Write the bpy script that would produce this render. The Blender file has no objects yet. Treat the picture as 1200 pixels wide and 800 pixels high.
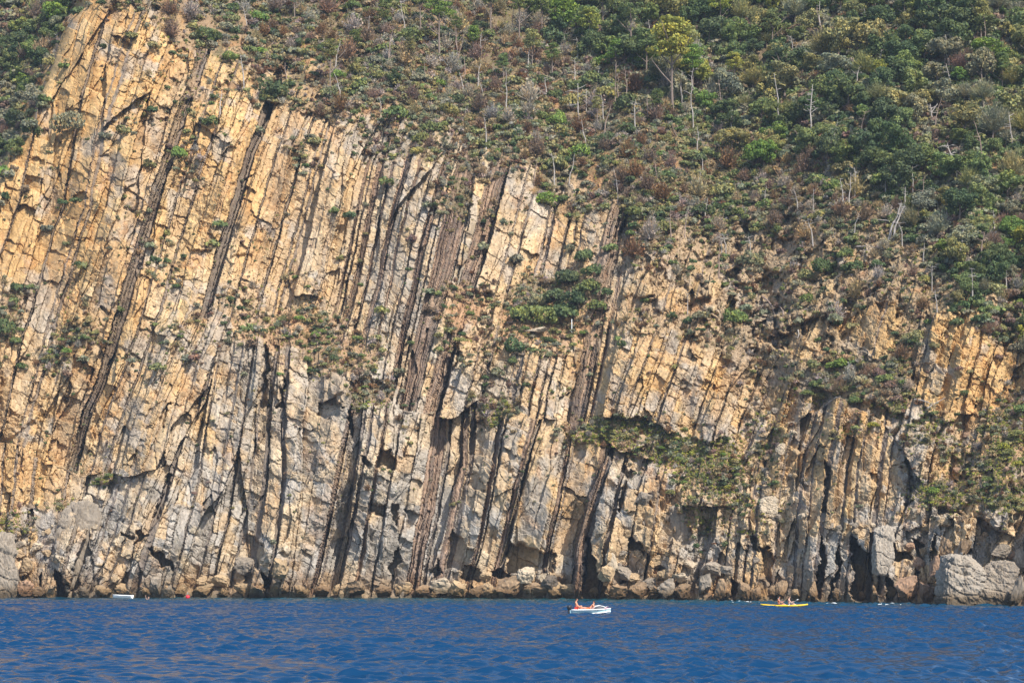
import bpy, bmesh, math, random
import numpy as np
from mathutils import Vector, Matrix
R = math.radians
rng = np.random.default_rng(11)
random.seed(11)
sc = bpy.context.scene
COL = sc.collection
CAMZ = 5.0
F = 2625.0            # focal length in reference pixels
HZ = 648.0            # row of the sea horizon

# ---------------------------------------------------------------- noise tools
def hsh(i, j, k=0):
    i = np.asarray(i).astype(np.int64).astype(np.uint32); j = np.asarray(j).astype(np.int64).astype(np.uint32)
    h = i*np.uint32(374761393) + j*np.uint32(668265263) + np.uint32((k*2246822519+974711) & 0xffffffff)
    h = (h ^ (h >> np.uint32(13)))*np.uint32(1274126177)
    h = (h ^ (h >> np.uint32(16)))*np.uint32(2246822519)
    h = h ^ (h >> np.uint32(15))
    return (h & np.uint32(0xffffff)).astype(np.float32)/np.float32(16777216.0)
def vnoise(x, y, k=0):
    xi = np.floor(x); yi = np.floor(y); fx = (x-xi).astype(np.float32); fy = (y-yi).astype(np.float32)
    fx = fx*fx*(3-2*fx); fy = fy*fy*(3-2*fy)
    xi = xi.astype(np.int64); yi = yi.astype(np.int64)
    a = hsh(xi, yi, k); b = hsh(xi+1, yi, k); c = hsh(xi, yi+1, k); d = hsh(xi+1, yi+1, k)
    return (a+(b-a)*fx)*(1-fy) + (c+(d-c)*fx)*fy
def fbm(x, y, k=0, o=4, g=0.5):
    r = 0; a = 1.0; t = 0
    for n in range(o):
        r = r + a*vnoise(x*2**n+17.3*n, y*2**n-9.1*n, k+n*7); t += a; a *= g
    return r/t                        # 0..1
def worley(x, y, k=0, jit=0.9):
    """id hashes (two) + offset from the cell's point + edge distance"""
    xi = np.floor(x).astype(np.int64); yi = np.floor(y).astype(np.int64)
    f1 = np.full(x.shape, 9e9, np.float32); f2 = f1.copy()
    ox = np.zeros_like(f1); oy = np.zeros_like(f1); ida = np.zeros_like(f1); idb = np.zeros_like(f1)
    for dj in (-1, 0, 1):
        for di in (-1, 0, 1):
            ci = xi+di; cj = yi+dj
            px = ci+0.5+jit*(hsh(ci, cj, k)-0.5); py = cj+0.5+jit*(hsh(ci, cj, k+1)-0.5)
            dx = (x-px).astype(np.float32); dy = (y-py).astype(np.float32); d = dx*dx+dy*dy
            m = d < f1
            f2 = np.where(m, f1, np.minimum(f2, d)); f1 = np.where(m, d, f1)
            ox = np.where(m, dx, ox); oy = np.where(m, dy, oy)
            ida = np.where(m, hsh(ci, cj, k+2), ida); idb = np.where(m, hsh(ci, cj, k+3), idb)
    return ida, idb, ox, oy, np.sqrt(f2)-np.sqrt(f1)
def sstep(a, b, x):
    t = np.clip((x-a)/(b-a), 0, 1); return t*t*(3-2*t)
def inpoly(x, y, P):
    r = np.zeros(x.shape, bool); n = len(P)
    for i in range(n):
        x0, y0 = P[i]; x1, y1 = P[(i+1) % n]
        if y0 == y1: continue
        c = ((y0 > y) != (y1 > y)) & (x < (x1-x0)*(y-y0)/(y1-y0)+x0); r ^= c
    return r
def polyd(x, y, P):
    """signed distance to the outline, positive inside"""
    d = np.full(x.shape, 1e9, np.float32); n = len(P)
    for i in range(n):
        x0, y0 = P[i]; x1, y1 = P[(i+1) % n]; ex, ey = x1-x0, y1-y0
        t = np.clip(((x-x0)*ex+(y-y0)*ey)/(ex*ex+ey*ey+1e-9), 0, 1)
        d = np.minimum(d, np.hypot(x-x0-t*ex, y-y0-t*ey))
    return np.where(inpoly(x, y, P), d, -d)
def idw(pts, U, V, sy=1.0, p=3.0):
    num = 0; den = 0
    for (a, b, w) in pts:
        d = ((U-a)**2+((V-b)*sy)**2+400.0)**(p/2); num = num+w/d; den = den+1/d
    return num/den

# ---------------------------------------------------------------- the grid the terrain is laid out on
STEP = 0.85
us = np.arange(-130, 1331, STEP); vs = np.arange(-110, 724, STEP)
U, V = np.meshgrid(us, vs); U = U.astype(np.float32); V = V.astype(np.float32)
NV, NU = U.shape
def lut(xs, ys, q): return np.interp(q, xs, ys).astype(np.float32)
shore_u = lut([-130, 0, 300, 600, 800, 1000, 1200, 1330], [700, 700, 700, 700.5, 703, 706, 710, 712], us)
D0 = CAMZ*F/(shore_u-HZ)
cliff_top_pts = [(-130, 330), (0, 212), (30, 150), (60, 85), (86, 22), (110, 10), (170, 22), (212, 62), (232, 96), (262, 104), (300, 128), (335, 124), (380, 138), (402, 160), (440, 184),
    (480, 190), (540, 200), (566, 224), (598, 205), (640, 246), (700, 262), (738, 285), (738, 360), (720, 394), (800, 394), (860, 430), (905, 470), (985, 462), (1040, 480), (1068, 470),
    (1085, 378), (1110, 362), (1180, 420), (1200, 400), (1330, 380)]
ctop = lut([p[0] for p in cliff_top_pts], [p[1] for p in cliff_top_pts], us)
# slope angle of the ground (degrees), hand-placed
theta_pts = [(-100, 650, 66), (50, 660, 55), (200, 640, 68), (400, 640, 70), (600, 600, 74), (700, 600, 72), (800, 620, 66), (1000, 620, 68), (1150, 650, 66), (1300, 640, 66),
    (100, 540, 62), (0, 500, 66), (150, 430, 62), (60, 300, 64), (120, 200, 64), (140, 80, 62), (250, 250, 63), (350, 230, 62), (450, 300, 64), (500, 400, 65), (300, 470, 66), (400, 520, 68), (550, 560, 72),
    (320, 385, 44), (400, 410, 44), (250, 380, 55), (440, 460, 56), (600, 300, 64), (640, 395, 36), (560, 385, 44), (640, 450, 64), (700, 360, 55), (690, 240, 46), (780, 450, 68), (700, 505, 46), (780, 530, 48),
    (830, 550, 46), (900, 500, 50), (860, 590, 55), (950, 530, 62), (1040, 540, 58), (1120, 590, 42), (1190, 500, 42), (1130, 420, 58), (1200, 560, 46), (1000, 440, 40), (820, 380, 44), (900, 400, 44), (1000, 380, 48),
    (60, 590, 45), (20, 620, 42),
    (100, -20, 38), (250, 40, 40), (400, 60, 38), (400, 0, 38), (600, 100, 37), (800, 50, 36), (1000, 50, 36), (1200, 50, 37), (700, 180, 38), (900, 200, 38), (1100, 250, 38), (800, 300, 41), (950, 320, 41), (1200, 350, 40), (520, 150, 40),
    (330, 100, 42), (0, 80, 42), (-100, 200, 42)]
cu = np.arange(-140, 1360, 20.0); cv = np.arange(-120, 760, 20.0); CU, CV = np.meshgrid(cu, cv)
def up(G):
    """bilinear upsample of a coarse map onto the grid"""
    fx = (us-cu[0])/20.0; fy = (vs-cv[0])/20.0; ix = np.clip(fx.astype(int), 0, len(cu)-2); iy = np.clip(fy.astype(int), 0, len(cv)-2)
    tx = (fx-ix)[None, :]; ty = (fy-iy)[:, None]
    g = lambda a, b: G[np.ix_(iy+a, ix+b)]
    return ((g(0, 0)*(1-tx)+g(0, 1)*tx)*(1-ty)+(g(1, 0)*(1-tx)+g(1, 1)*tx)*ty).astype(np.float32)
TH = up(idw(theta_pts, CU, CV))
D = np.zeros_like(U)
D[-1] = D0
for r in range(NV-2, -1, -1):
    below = D[r+1]; cot = 1/np.tan(np.radians(TH[r])); e = (HZ-vs[r])/F
    inc = cot*below/F/np.clip(1-e*cot, .3, 3)*STEP
    D[r] = below+np.where(vs[r] < shore_u, inc, 0)
# the gully behind the left-hand ridge drops away from its skyline
lg = polyd(U, V, [(-400, -300), (96, -300), (100, 10), (84, 24), (60, 84), (31, 149), (0, 214), (-130, 335), (-400, 500)])
D += sstep(-1, 8, lg)*9.0 + sstep(0, 60, lg)*5
# the surface is smoothed sideways a little
k = np.hanning(25); k /= k.sum()
D = np.apply_along_axis(lambda a: np.convolve(np.pad(a, 12, mode='edge'), k, 'valid'), 1, D).astype(np.float32)

# ---------------------------------------------------------------- bedding: s runs across the beds, t along them
upG = [ # (s value, [(v, u), ...])
 (-330, [(-130, -120), (300, -330), (760, -540)]),
 (70, [(-110, 180), (34, 118), (120, 92), (240, 75), (300, 55), (400, 25), (520, 0), (700, -30)]),
 (157, [(-110, 300), (60, 236), (95, 223), (142, 206), (176, 196), (270, 166), (339, 145), (400, 128), (444, 118), (481, 101), (560, 80), (700, 50)]),
 (260, [(-110, 400), (100, 325), (142, 310), (176, 297), (220, 284), (267, 270), (309, 257), (363, 243), (410, 222), (461, 202), (498, 189), (600, 160), (700, 135)]),
 (345, [(-110, 480), (150, 385), (200, 370), (300, 345), (400, 318), (500, 300), (700, 260)]),
 (423, [(-110, 560), (190, 448), (265, 430), (333, 417), (390, 400), (480, 380), (700, 330)]),
 (494, [(-110, 630), (190, 525), (285, 498), (366, 478), (447, 461), (700, 400)]),
 (525, [(-110, 640), (200, 545), (265, 531), (333, 516), (383, 500), (440, 486), (490, 475), (700, 420)]),
 (560, [(-110, 680), (210, 583), (265, 569), (309, 556), (340, 546), (407, 525), (461, 511), (700, 450)]),
 (640, [(-110, 750), (250, 650), (350, 628), (480, 598), (700, 550)]),
 (711, [(-110, 820), (272, 717), (333, 704), (400, 694), (488, 677), (700, 640)]),
 (790, [(-110, 900), (330, 785), (410, 760), (464, 741), (560, 715), (700, 690)]),
 (900, [(-110, 1000), (400, 870), (500, 835), (700, 790)]),
 (1110, [(-110, 1190), (300, 1112), (390, 1087), (461, 1070), (700, 1020)]),
 (1500, [(-110, 1580), (400, 1480), (700, 1430)])]
loG = [
 (-300, [(400, -280), (800, -320)]),
 (42, [(380, 48), (520, 43), (580, 38), (700, 25)]),
 (92, [(380, 150), (560, 105), (640, 85), (700, 65)]),
 (136, [(380, 205), (574, 150), (625, 136), (665, 120), (695, 105)]),
 (185, [(380, 255), (557, 199), (608, 182), (641, 172), (672, 162), (700, 154)]),
 (221, [(380, 262), (564, 233), (668, 206), (700, 198)]),
 (252, [(380, 288), (574, 258), (678, 233), (700, 228)]),
 (290, [(380, 318), (474, 306), (590, 291), (689, 270)]),
 (330, [(380, 338), (475, 330), (570, 332), (700, 312)]),
 (388, [(400, 410), (475, 412), (570, 393), (675, 371), (700, 364)]),
 (424, [(400, 440), (475, 436), (527, 428), (597, 414), (700, 395)]),
 (500, [(400, 530), (502, 515), (600, 500), (700, 482)]),
 (536, [(400, 560), (480, 550), (547, 546), (606, 534), (700, 515)]),
 (568, [(400, 605), (510, 584), (555, 577), (606, 566), (654, 555), (700, 542)]),
 (602, [(400, 655), (583, 607), (630, 595), (667, 587), (700, 580)]),
 (655, [(400, 690), (520, 668), (580, 657), (642, 644), (700, 635)]),
 (700, [(400, 745), (544, 712), (583, 699), (640, 684), (700, 676)]),
 (740, [(400, 790), (545, 748), (600, 740), (700, 722)]),
 (850, [(400, 890), (600, 852), (700, 840)]),
 (936, [(400, 972), (470, 960), (537, 942), (625, 935), (700, 928)]),
 (965, [(400, 995), (470, 985), (550, 969), (601, 964), (700, 952)]),
 (1028, [(400, 1060), (530, 1036), (638, 1023), (700, 1018)]),
 (1110, [(400, 1130), (600, 1110), (700, 1100)]),
 (1500, [(400, 1500), (700, 1490)])]
def bedcoord(G):
    S = np.zeros_like(U); xs = np.array([np.interp(vs, [q[0] for q in g[1]], [q[1] for q in g[1]]) for g in G]); sv = np.array([g[0] for g in G], float)
    for r in range(NV):
        x = xs[:, r]; S[r] = np.interp(us, x, sv)
    return S
wob = (fbm(U/60, V/90, 5)-.5)*6 + (fbm(U/14, V/26, 6)-.5)*3.0 + (fbm(U/34, V/15, 7)-.5)*2.6
S_up = bedcoord(upG)+wob; S_lo = bedcoord(loG)+wob
low_line = lut([-130, 0, 100, 150, 200, 240, 262, 300, 360, 400, 450, 520, 560, 640, 700, 740, 800, 860, 905, 985, 1040, 1100, 1200, 1330],
               [520, 520, 560, 555, 540, 470, 385, 378, 395, 440, 470, 490, 472, 492, 506, 540, 590, 600, 500, 468, 500, 600, 630, 640], us)
dl = V-low_line[None, :]+(fbm(U/25, V/25, 8)-.5)*22
LOW = dl > 0
rag = (fbm(U/3.1, V/3.1, 14, 2)-.5)*1.5
S_up += rag; S_lo += rag
S = np.where(LOW, S_lo, S_up)
T = V-0.5*U+(fbm(U/40, V/40, 12)-.5)*22+(fbm(U/6, V/6, 15, 2)-.5)*5          # joints fall to the right
T2 = V*1.0+0.12*U+(fbm(U/30, V/30, 13)-.5)*20+(fbm(U/5, V/5, 16, 2)-.5)*4      # flatter joints
cliffness = sstep(-10, 14, V-ctop[None, :]+(fbm(U/30, V/30, 21)-.5)*26)
rub_pts = [(40, 640, 1), (20, 600, 1), (100, 100, .1), (60, 300, .2), (200, 80, .75), (215, 160, .7), (230, 230, .5), (180, 330, .5), (230, 420, .7), (300, 400, .8), (150, 500, .45), (270, 450, .35), (270, 540, .3), (200, 600, .15), (250, 650, .2),
    (330, 230, .1), (300, 300, .4), (390, 270, .25), (400, 420, .8), (340, 480, .45), (420, 560, .5), (440, 620, .35), (500, 300, .05), (470, 420, .15), (500, 560, .2), (440, 560, .5), (600, 560, .1), (600, 620, .1), (600, 280, .2), (600, 450, .75), (560, 380, .9), (660, 440, .5),
    (780, 440, .15), (690, 480, .4), (740, 600, .3), (800, 600, .6), (850, 640, .8), (880, 580, .9), (930, 530, .25), (960, 600, .2), (1030, 560, .3), (1040, 640, .2), (1110, 640, .5), (1150, 600, 1), (1180, 560, 1), (1060, 612, .7), (1110, 620, .9), (1040, 400, .95), (860, 300, .9), (980, 460, .9), (1190, 640, .8),
    (1120, 410, .75), (1120, 450, .7), (1000, 400, .9), (860, 470, .6), (800, 350, .95), (900, 350, .95), (720, 300, .5)]
RUB = np.clip(up(idw(rub_pts, CU, CV)), 0, 1)
warm_pts = [(100, 80, 1), (60, 250, .95), (20, 180, 1), (140, 200, .85), (250, 180, .8), (230, 260, .75), (300, 200, .75), (350, 230, .55), (60, 420, .7), (150, 400, .6), (400, 250, .4), (450, 300, .3), (520, 350, .2), (600, 270, .45), (660, 300, .6),
    (780, 440, .6), (640, 450, .4), (250, 430, .35), (300, 500, .25), (200, 600, .15), (120, 640, .05), (400, 500, .15), (420, 600, .0), (500, 600, .05), (560, 560, .3), (640, 560, .55), (600, 620, .3), (760, 590, .5), (800, 640, .35), (950, 520, .65), (960, 600, .45),
    (1040, 560, .55), (1120, 420, .85), (1180, 450, .9), (1000, 400, .6), (1130, 640, .3), (1000, 670, .2), (30, 560, .7), (1290, 500, .6)]
WARM = np.clip(up(idw(warm_pts, CU, CV)), 0, 1)

def make_beds(seed, tmin, tmax_fn, bands):
    """a list of beds along s; bands = (centre, width, kind, relief) are the shale and fissure bands seen in the photo"""
    rr = np.random.default_rng(seed); s = -360.0; out = []
    bands = sorted(bands); bi = 0
    while s < 1560:
        while bi < len(bands) and bands[bi][0]-bands[bi][1]/2 < s: bi += 1
        nxt = bands[bi][0]-bands[bi][1]/2 if bi < len(bands) else 1e9
        th = tmin+(tmax_fn(s)-tmin)*rr.random()**1.3
        if s+th > nxt-3:
            if nxt-s > .5: out.append((s, nxt, 0, None))
            c, w, kd, rel = bands[bi]; out.append((nxt, nxt+w, kd, rel)); s = nxt+w; bi += 1
        else:
            out.append((s, s+th, 0, None)); s += th
            if rr.random() < .22:
                g = 1.2+rr.random()*2.0
                if s+g < nxt-3: out.append((s, s+g, 3, -0.25-rr.random()*.35)); s += g
    return out
# kinds: 0 sandstone bed, 1 grey shale, 2 open fissure, 3 thin parting
beds_up = make_beds(3, 5, lambda s: 24 if s < 300 else (12 if s < 520 else (24 if s < 660 else 20)),
    [(70, 3, 2, -.8), (98, 3, 2, -.6), (158, 8, 1, -2.2), (165, 5, 4, -3.4), (205, 3, 2, -.6), (256, 7, 1, -2.0), (262, 5, 4, -3.0), (321, 3, 2, -.9), (345, 3, 3, -.5), (408, 4, 1, -.5), (414, 2, 2, -.8), (423, 7, 1, -.7), (436, 3, 1, -.5), (449, 5, 1, -.6), (453, 2, 4, -.8), (464, 3, 1, -.5), (480, 2, 4, -.7), (493, 7, 1, -.7), (498, 2, 4, -1.0), (506, 2, 4, -.6),
     (523, 24, 1, -1.1), (537, 3, 4, -1.7), (558, 18, 1, -1.0), (569, 3, 4, -2.0), (607, 3, 2, -.8), (640, 4, 3, -.6), (668, 2, 3, -.5), (711, 17, 1, .25), (722, 4, 2, -1.0), (732, 5, 1, -.5), (790, 2.5, 3, -.5), (830, 3, 2, -.6), (1085, 3, 2, -.6)])
beds_lo = make_beds(7, 7, lambda s: 22 if s < 400 else (16 if s < 540 else (40 if s < 720 else 24)),
    [(42, 4, 2, -1.8), (72, 3, 3, -0.6), (92, 4, 2, -0.44), (136, 2.5, 2, -0.5), (151, 2.5, 2, -0.39), (185, 9, 2, -1.32), (221, 2.5, 2, -0.39), (252, 2.5, 2, -0.5), (290, 3, 2, -0.39), (308, 8, 2, -0.66), (331, 5, 2, -0.6), (388, 7, 1, -0.5), (396, 2.5, 2, -0.55), (413, 4, 2, -0.72), (424, 4, 2, -0.83), (440, 4, 1, -0.4),
     (500, 16, 1, -0.35), (513, 4, 2, -0.83), (531, 10, 1, -0.35), (540, 6, 2, -2.52), (568, 5, 1, -0.6), (573, 2, 2, -0.66), (597, 6, 1, -0.3), (603, 4, 2, -0.88), (653, 6, 1, -0.3), (659, 2, 2, -0.44), (695, 11, 1, -0.3), (703, 4, 2, -1.62), (722, 5, 2, -0.55), (768, 3, 2, -0.33), (887, 3, 2, -0.24), (912, 3, 2, -0.18), (936, 4, 2, -0.36), (966, 6, 2, -0.54), (1001, 3, 2, -0.21), (1026, 6, 2, -0.48), (1062, 3, 2, -0.24)])
def bedlayer(S, T, beds, seed, lscale, amp, tilt):
    b0 = np.array([b[0] for b in beds], np.float32); th = np.array([b[1]-b[0] for b in beds], np.float32)
    kd = np.array([b[2] for b in beds]); rel = np.array([b[3] if b[3] is not None else 0 for b in beds], np.float32)
    rr = np.random.default_rng(seed); n = len(beds)
    prot = (rr.random(n)-.45)*amp*np.clip(th/12, .4, 1.6)
    prot = np.where(kd == 0, prot, rel).astype(np.float32)
    i = np.clip(np.searchsorted(b0, S.ravel(), side='right')-1, 0, n-1).reshape(S.shape)
    p = (S-b0[i])/th[i]; edge = np.minimum(S-b0[i], b0[i]+th[i]-S)
    L = (np.clip(th*lscale, 12, 80)*(0.7+rr.random(n)*.9)).astype(np.float32)
    q0 = T/L[i]+hsh(i, 0*i, seed)*97
    j = np.floor(q0); f = q0-j
    jb = hsh(i, j, seed+1)*.5+.25                      # each cell splits at its own place
    cell = np.where(f < jb, j*2, j*2+1); fq = np.where(f < jb, f/jb, (f-jb)/(1-jb)); ln = np.where(f < jb, jb, 1-jb)*L[i]
    h1 = hsh(i, cell, seed+2); h2 = hsh(i, cell, seed+3); h3 = hsh(i, cell, seed+4)
    jedge = np.minimum(fq, 1-fq)*ln
    return dict(i=i, kd=kd[i], p=p, th=th[i], prot=prot[i], edge=edge, h1=h1, h2=h2, h3=h3, jedge=jedge, fq=fq, ln=ln, cell=cell, btone=hsh(i, 0*i+5, seed+9))
def relief(T_, S_, beds, seed):
    L = bedlayer(S_, T_, beds, seed, 2.1, 1.6, .5)
    sand = (L['kd'] == 0)
    sz = np.sqrt(np.clip(L['th'], 3, 30)*np.clip(L['ln'], 3, 40))/20
    fade = .25+1.15*sstep(.32, .62, fbm(S_/20, T_/70, seed+50, 3))
    d = L['prot']*np.where((L['kd'] == 2) | (L['kd'] == 3), fade, 1)
    d += np.where(sand, (L['h1']-.5)*.95*np.clip(sz, .35, 1.3), 0)
    d += np.where(sand, (L['h2']-.5)*.9*sz*(L['p']-.5)+(L['h3']-.62)*1.3*sz*(L['fq']-.5), 0)
    j = np.where(sand & (L['h3'] > .5), np.clip(1-L['jedge']/1.0, 0, 1)*.12, 0)
    d -= j+np.where(sand, np.clip(1-L['edge']/1.0, 0, 1)*.22*(L['btone']>.55), 0)
    return d, L
du, Lu = relief(T, S_up, beds_up, 31)
killB = (S_up > 250) & (S_up < 267) & (V > 372+(fbm(U/9, V/9, 44)-.5)*20)
Lu['kd'] = np.where(killB, 0, Lu['kd']); du = np.where(killB, -.2, du)
dw, Lw = relief(T, S_lo, beds_lo, 47)
dw = dw*(1-.42*sstep(850, 900, U))
deep = np.minimum(np.where(LOW, dw, du)+.9, 0)
d = (np.where(LOW, dw, du)-deep*np.where(LOW, .45, .15))*(1-.75*sstep(.6, .95, RUB))
kind = np.where(LOW, Lw['kd'], Lu['kd'])
h1 = np.where(LOW, Lw['h1'], Lu['h1']); h2 = np.where(LOW, Lw['h2'], Lu['h2']); btone = np.where(LOW, Lw['btone'], Lu['btone'])
# ribs of the thin-bedded shale
ribs = (hsh(np.floor(S/1.7), np.floor((V+hsh(np.floor(S/1.7), 0*S, 3)*90)/60), 61)-.5)*.5+(hsh(np.floor(S/3.7), np.floor((V+hsh(np.floor(S/3.7), 0*S, 4)*90)/150), 66)-.5)*1.3
shale = (kind == 1).astype(np.float32)
d += shale*ribs
# slabs: groups of beds stand forward or back together
def slabs(sw, tw, seed, amp, tilt, TT):
    a, b, ox, oy, e = worley(S/sw, TT/tw, seed, .85)
    return (a-.5)*amp + ((b-.5)*ox*1.2 + (hsh(a*9999, b*9999, 3)-.35)*oy*-1.6)*tilt, a, e
sl1, id1, e1 = slabs(44, 210, 71, 3.2, .8, T2)
sl2, id2, e2 = slabs(15, 62, 81, 1.8, .9, T2)
sl3, id3, e3 = slabs(8.5, 12, 91, .62, .55, T)
sl4, id4, e4 = slabs(3.6, 4.6, 95, .22, .22, T2)
massive = sstep(.36, .6, fbm(U/45, V/60, 77))      # patches of big smooth faces
soft = 1-.82*shale
d += sl1*1.15 + sl2*soft*(.5+1.0*RUB) + sl3*soft*(.10+.85*RUB+.12*(1-massive)) + sl4*(.28+.75*RUB)*(1-.6*massive*(1-RUB))*(1-.5*shale)
d -= np.clip(1-e3/.07, 0, 1)*.10*RUB*soft + np.clip(1-e2/.04, 0, 1)*.2*soft*RUB
# thick-and-thin: sandstone structure fades in the rubble
d += (fbm(U/95+V/400, V/260, 33, 3)-.5)*7.5 + (fbm(U/40+V/160, V/90, 34, 3)-.5)*4.2
d += (fbm(U/4, V/4, 35, 3)-.5)*(.14+.2*RUB)

# hand-placed overhangs and dark recesses (outline, metres cut back)
carves = [
 ([(597, 634), (622, 641), (648, 645), (642, 668), (620, 674), (590, 668)], 2.6), ([(527, 624), (556, 642), (549, 672), (520, 668)], 2.2), ([(544, 662), (566, 667), (562, 680), (538, 678)], 3.4), ([(576, 668), (597, 669), (598, 681), (574, 677)], 3.0),
 ([(641, 650), (653, 653), (652, 670), (640, 667)], 2.4), ([(690, 628), (697, 660), (712, 690), (712, 702), (683, 702), (684, 655)], 5.0), ([(996, 630), (1006, 632), (1014, 650), (1023, 652), (1022, 704), (996, 704), (1001, 670)], 5.5),
 ([(965, 630), (970, 655), (957, 704), (947, 704), (960, 660)], 3.2), ([(982, 636), (986, 660), (976, 704), (970, 704), (980, 665)], 2.6), ([(1047, 628), (1050, 648), (1066, 646), (1070, 656), (1046, 657)], 3.2), ([(1070, 628), (1082, 636), (1080, 662), (1073, 704), (1068, 704), (1076, 664)], 3.2),
 ([(1040, 672), (1048, 686), (1049, 704), (1038, 704)], 3.4), ([(1095, 625), (1099, 640), (1093, 665), (1091, 640)], 2.2), ([(1148, 604), (1168, 620), (1164, 630), (1150, 622)], 2.8), ([(1126, 634), (1140, 645), (1136, 652), (1126, 644)], 2.2),
 ([(889, 640), (903, 645), (906, 655), (901, 690), (893, 672)], 2.6), ([(880, 628), (889, 634), (888, 650), (879, 645)], 2.2), ([(857, 675), (865, 690), (863, 702), (856, 700)], 3.0), ([(815, 668), (828, 680), (826, 692), (816, 688)], 2.2), ([(771, 660), (778, 664), (776, 680), (769, 677)], 2.2),
 ([(788, 598), (800, 604), (810, 628), (806, 638), (790, 630)], 1.6), ([(745, 575), (762, 576), (766, 592), (752, 594)], 1.3), ([(735, 550), (740, 552), (728, 600), (724, 596)], 2.4), ([(736, 630), (750, 634), (751, 647), (736, 645)], 2.0),
 ([(313, 400), (317, 412), (313, 476), (320, 482), (306, 478), (308, 430)], 3.0), ([(331, 440), (335, 444), (332, 478), (327, 476)], 2.6), ([(372, 470), (396, 464), (400, 480), (384, 492), (374, 484)], 1.9),
 ([(408, 490), (413, 470), (416, 500), (410, 516)], 2.6), ([(443, 524), (459, 528), (464, 548), (442, 548)], 2.1), ([(424, 530), (436, 542), (434, 546), (424, 542)], 1.8), ([(434, 584), (450, 594), (452, 604), (434, 598)], 2.0), ([(474, 594), (494, 600), (496, 622), (476, 622)], 2.2), ([(458, 588), (466, 588), (464, 616), (458, 612)], 2.2),
 ([(197, 556), (204, 556), (190, 600), (182, 612), (180, 606)], 3.2), ([(172, 640), (184, 645), (206, 662), (204, 668), (180, 656)], 1.9), ([(104, 618), (106, 640), (84, 702), (76, 702), (92, 650)], 4.5), ([(62, 664), (70, 670), (80, 702), (66, 702)], 4.0), ([(50, 668), (52, 676), (42, 702), (38, 700)], 3.0), ([(13, 672), (18, 676), (12, 702), (6, 702)], 2.5),
 ([(283, 626), (298, 628), (310, 650), (304, 668), (292, 650)], 2.4), ([(309, 672), (318, 676), (316, 690), (307, 690)], 2.6), ([(160, 622), (174, 626), (164, 634), (158, 640)], 1.5), ([(143, 622), (155, 628), (154, 632), (142, 628)], 1.2), ([(98, 590), (104, 594), (102, 604), (96, 600)], 1.5),
 ([(545, 478), (552, 480), (550, 552), (544, 560), (543, 520)], 2.6), ([(560, 500), (564, 502), (560, 550), (556, 545)], 1.6), ([(549, 552), (566, 556), (566, 575), (548, 572)], 1.4), ([(454, 668), (464, 640), (470, 655), (462, 676)], 2.5), ([(505, 670), (512, 655), (516, 672), (505, 678)], 2.6),
 ([(83, 230), (98, 222), (104, 230), (94, 238)], 1.6), ([(128, 40), (152, 50), (150, 58), (134, 52)], 1.4), ([(36, 182), (52, 190), (50, 198), (40, 192)], 1.2), ([(682, 265), (700, 272), (696, 278), (682, 274)], 1.3), ([(186, 240), (205, 250), (204, 258), (188, 250)], 1.2),
 ([(220, 288), (248, 296), (246, 302), (222, 296)], 1.4), ([(186, 492), (200, 470), (198, 486), (188, 500)], 1.8), ([(110, 470), (116, 500), (110, 520), (106, 490)], 2.0), ([(948, 495), (960, 500), (958, 512), (948, 508)], 1.4), ([(968, 540), (975, 545), (968, 600), (962, 598)], 2.2), ([(1016, 554), (1030, 556), (1030, 566), (1016, 564)], 1.4),
 ([(936, 560), (948, 565), (948, 575), (936, 572)], 1.2), ([(900, 590), (912, 596), (908, 612), (898, 606)], 1.4), ([(536, 412), (541, 414), (526, 452), (522, 450)], 1.6), ([(1060, 588), (1070, 588), (1068, 596), (1060, 594)], 1.2)]
CARVE = np.zeros_like(U)
wx = (fbm(U/9, V/9, 51)-.5)*13; wy = (fbm(U/9, V/9, 52)-.5)*13
for P, dep in carves:
    xs_ = [p[0] for p in P]; ys_ = [p[1] for p in P]
    a0 = max(0, int((min(xs_)-8-us[0])/STEP)); a1 = min(NU, int((max(xs_)+8-us[0])/STEP)); b0_ = max(0, int((min(ys_)-8-vs[0])/STEP)); b1_ = min(NV, int((max(ys_)+8-vs[0])/STEP))
    q = polyd(U[b0_:b1_, a0:a1]+wx[b0_:b1_, a0:a1], V[b0_:b1_, a0:a1]+wy[b0_:b1_, a0:a1], P)
    if max(ys_) < 625: dep *= .7
    CARVE[b0_:b1_, a0:a1] = np.maximum(CARVE[b0_:b1_, a0:a1], sstep(-.8, 1.6, q)*dep)
# blocks that stand forward (outline, metres)
bumps = [([(0, 618), (18, 640), (22, 668), (10, 702), (-60, 702), (-60, 600)], 1.8), ([(78, 594), (98, 602), (104, 620), (96, 640), (80, 690), (64, 668), (62, 640), (74, 615)], 2.6), ([(116, 575), (160, 572), (128, 665), (100, 702), (84, 702), (104, 640)], .9),
 ([(1025, 624), (1036, 621), (1046, 628), (1045, 660), (1030, 670), (1022, 660)], 2.4), ([(310, 640), (340, 655), (340, 680), (318, 690)], .8), ([(275, 660), (300, 655), (308, 675), (300, 700), (272, 700)], 1.2), ([(1150, 596), (1168, 598), (1170, 612), (1152, 608)], 1.2),
 ([(384, 405), (402, 408), (404, 460), (386, 466)], 1.2), ([(317, 408), (330, 410), (328, 460), (318, 460)], 1.0), ([(700, 400), (860, 430), (840, 500), (800, 500), (690, 488)], .7), ([(575, 540), (605, 500), (640, 510), (628, 640), (596, 636)], .5), ([(250, 160), (262, 130), (300, 132), (262, 265), (232, 262)], .6),
 ([(312, 145), (345, 128), (300, 300), (268, 300)], .9), ([(100, 380), (60, 480), (0, 520), (0, 300), (70, 240)], .8), ([(943, 540), (992, 470), (1000, 480), (978, 545)], .5)]
BUMP = np.zeros_like(U)
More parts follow.
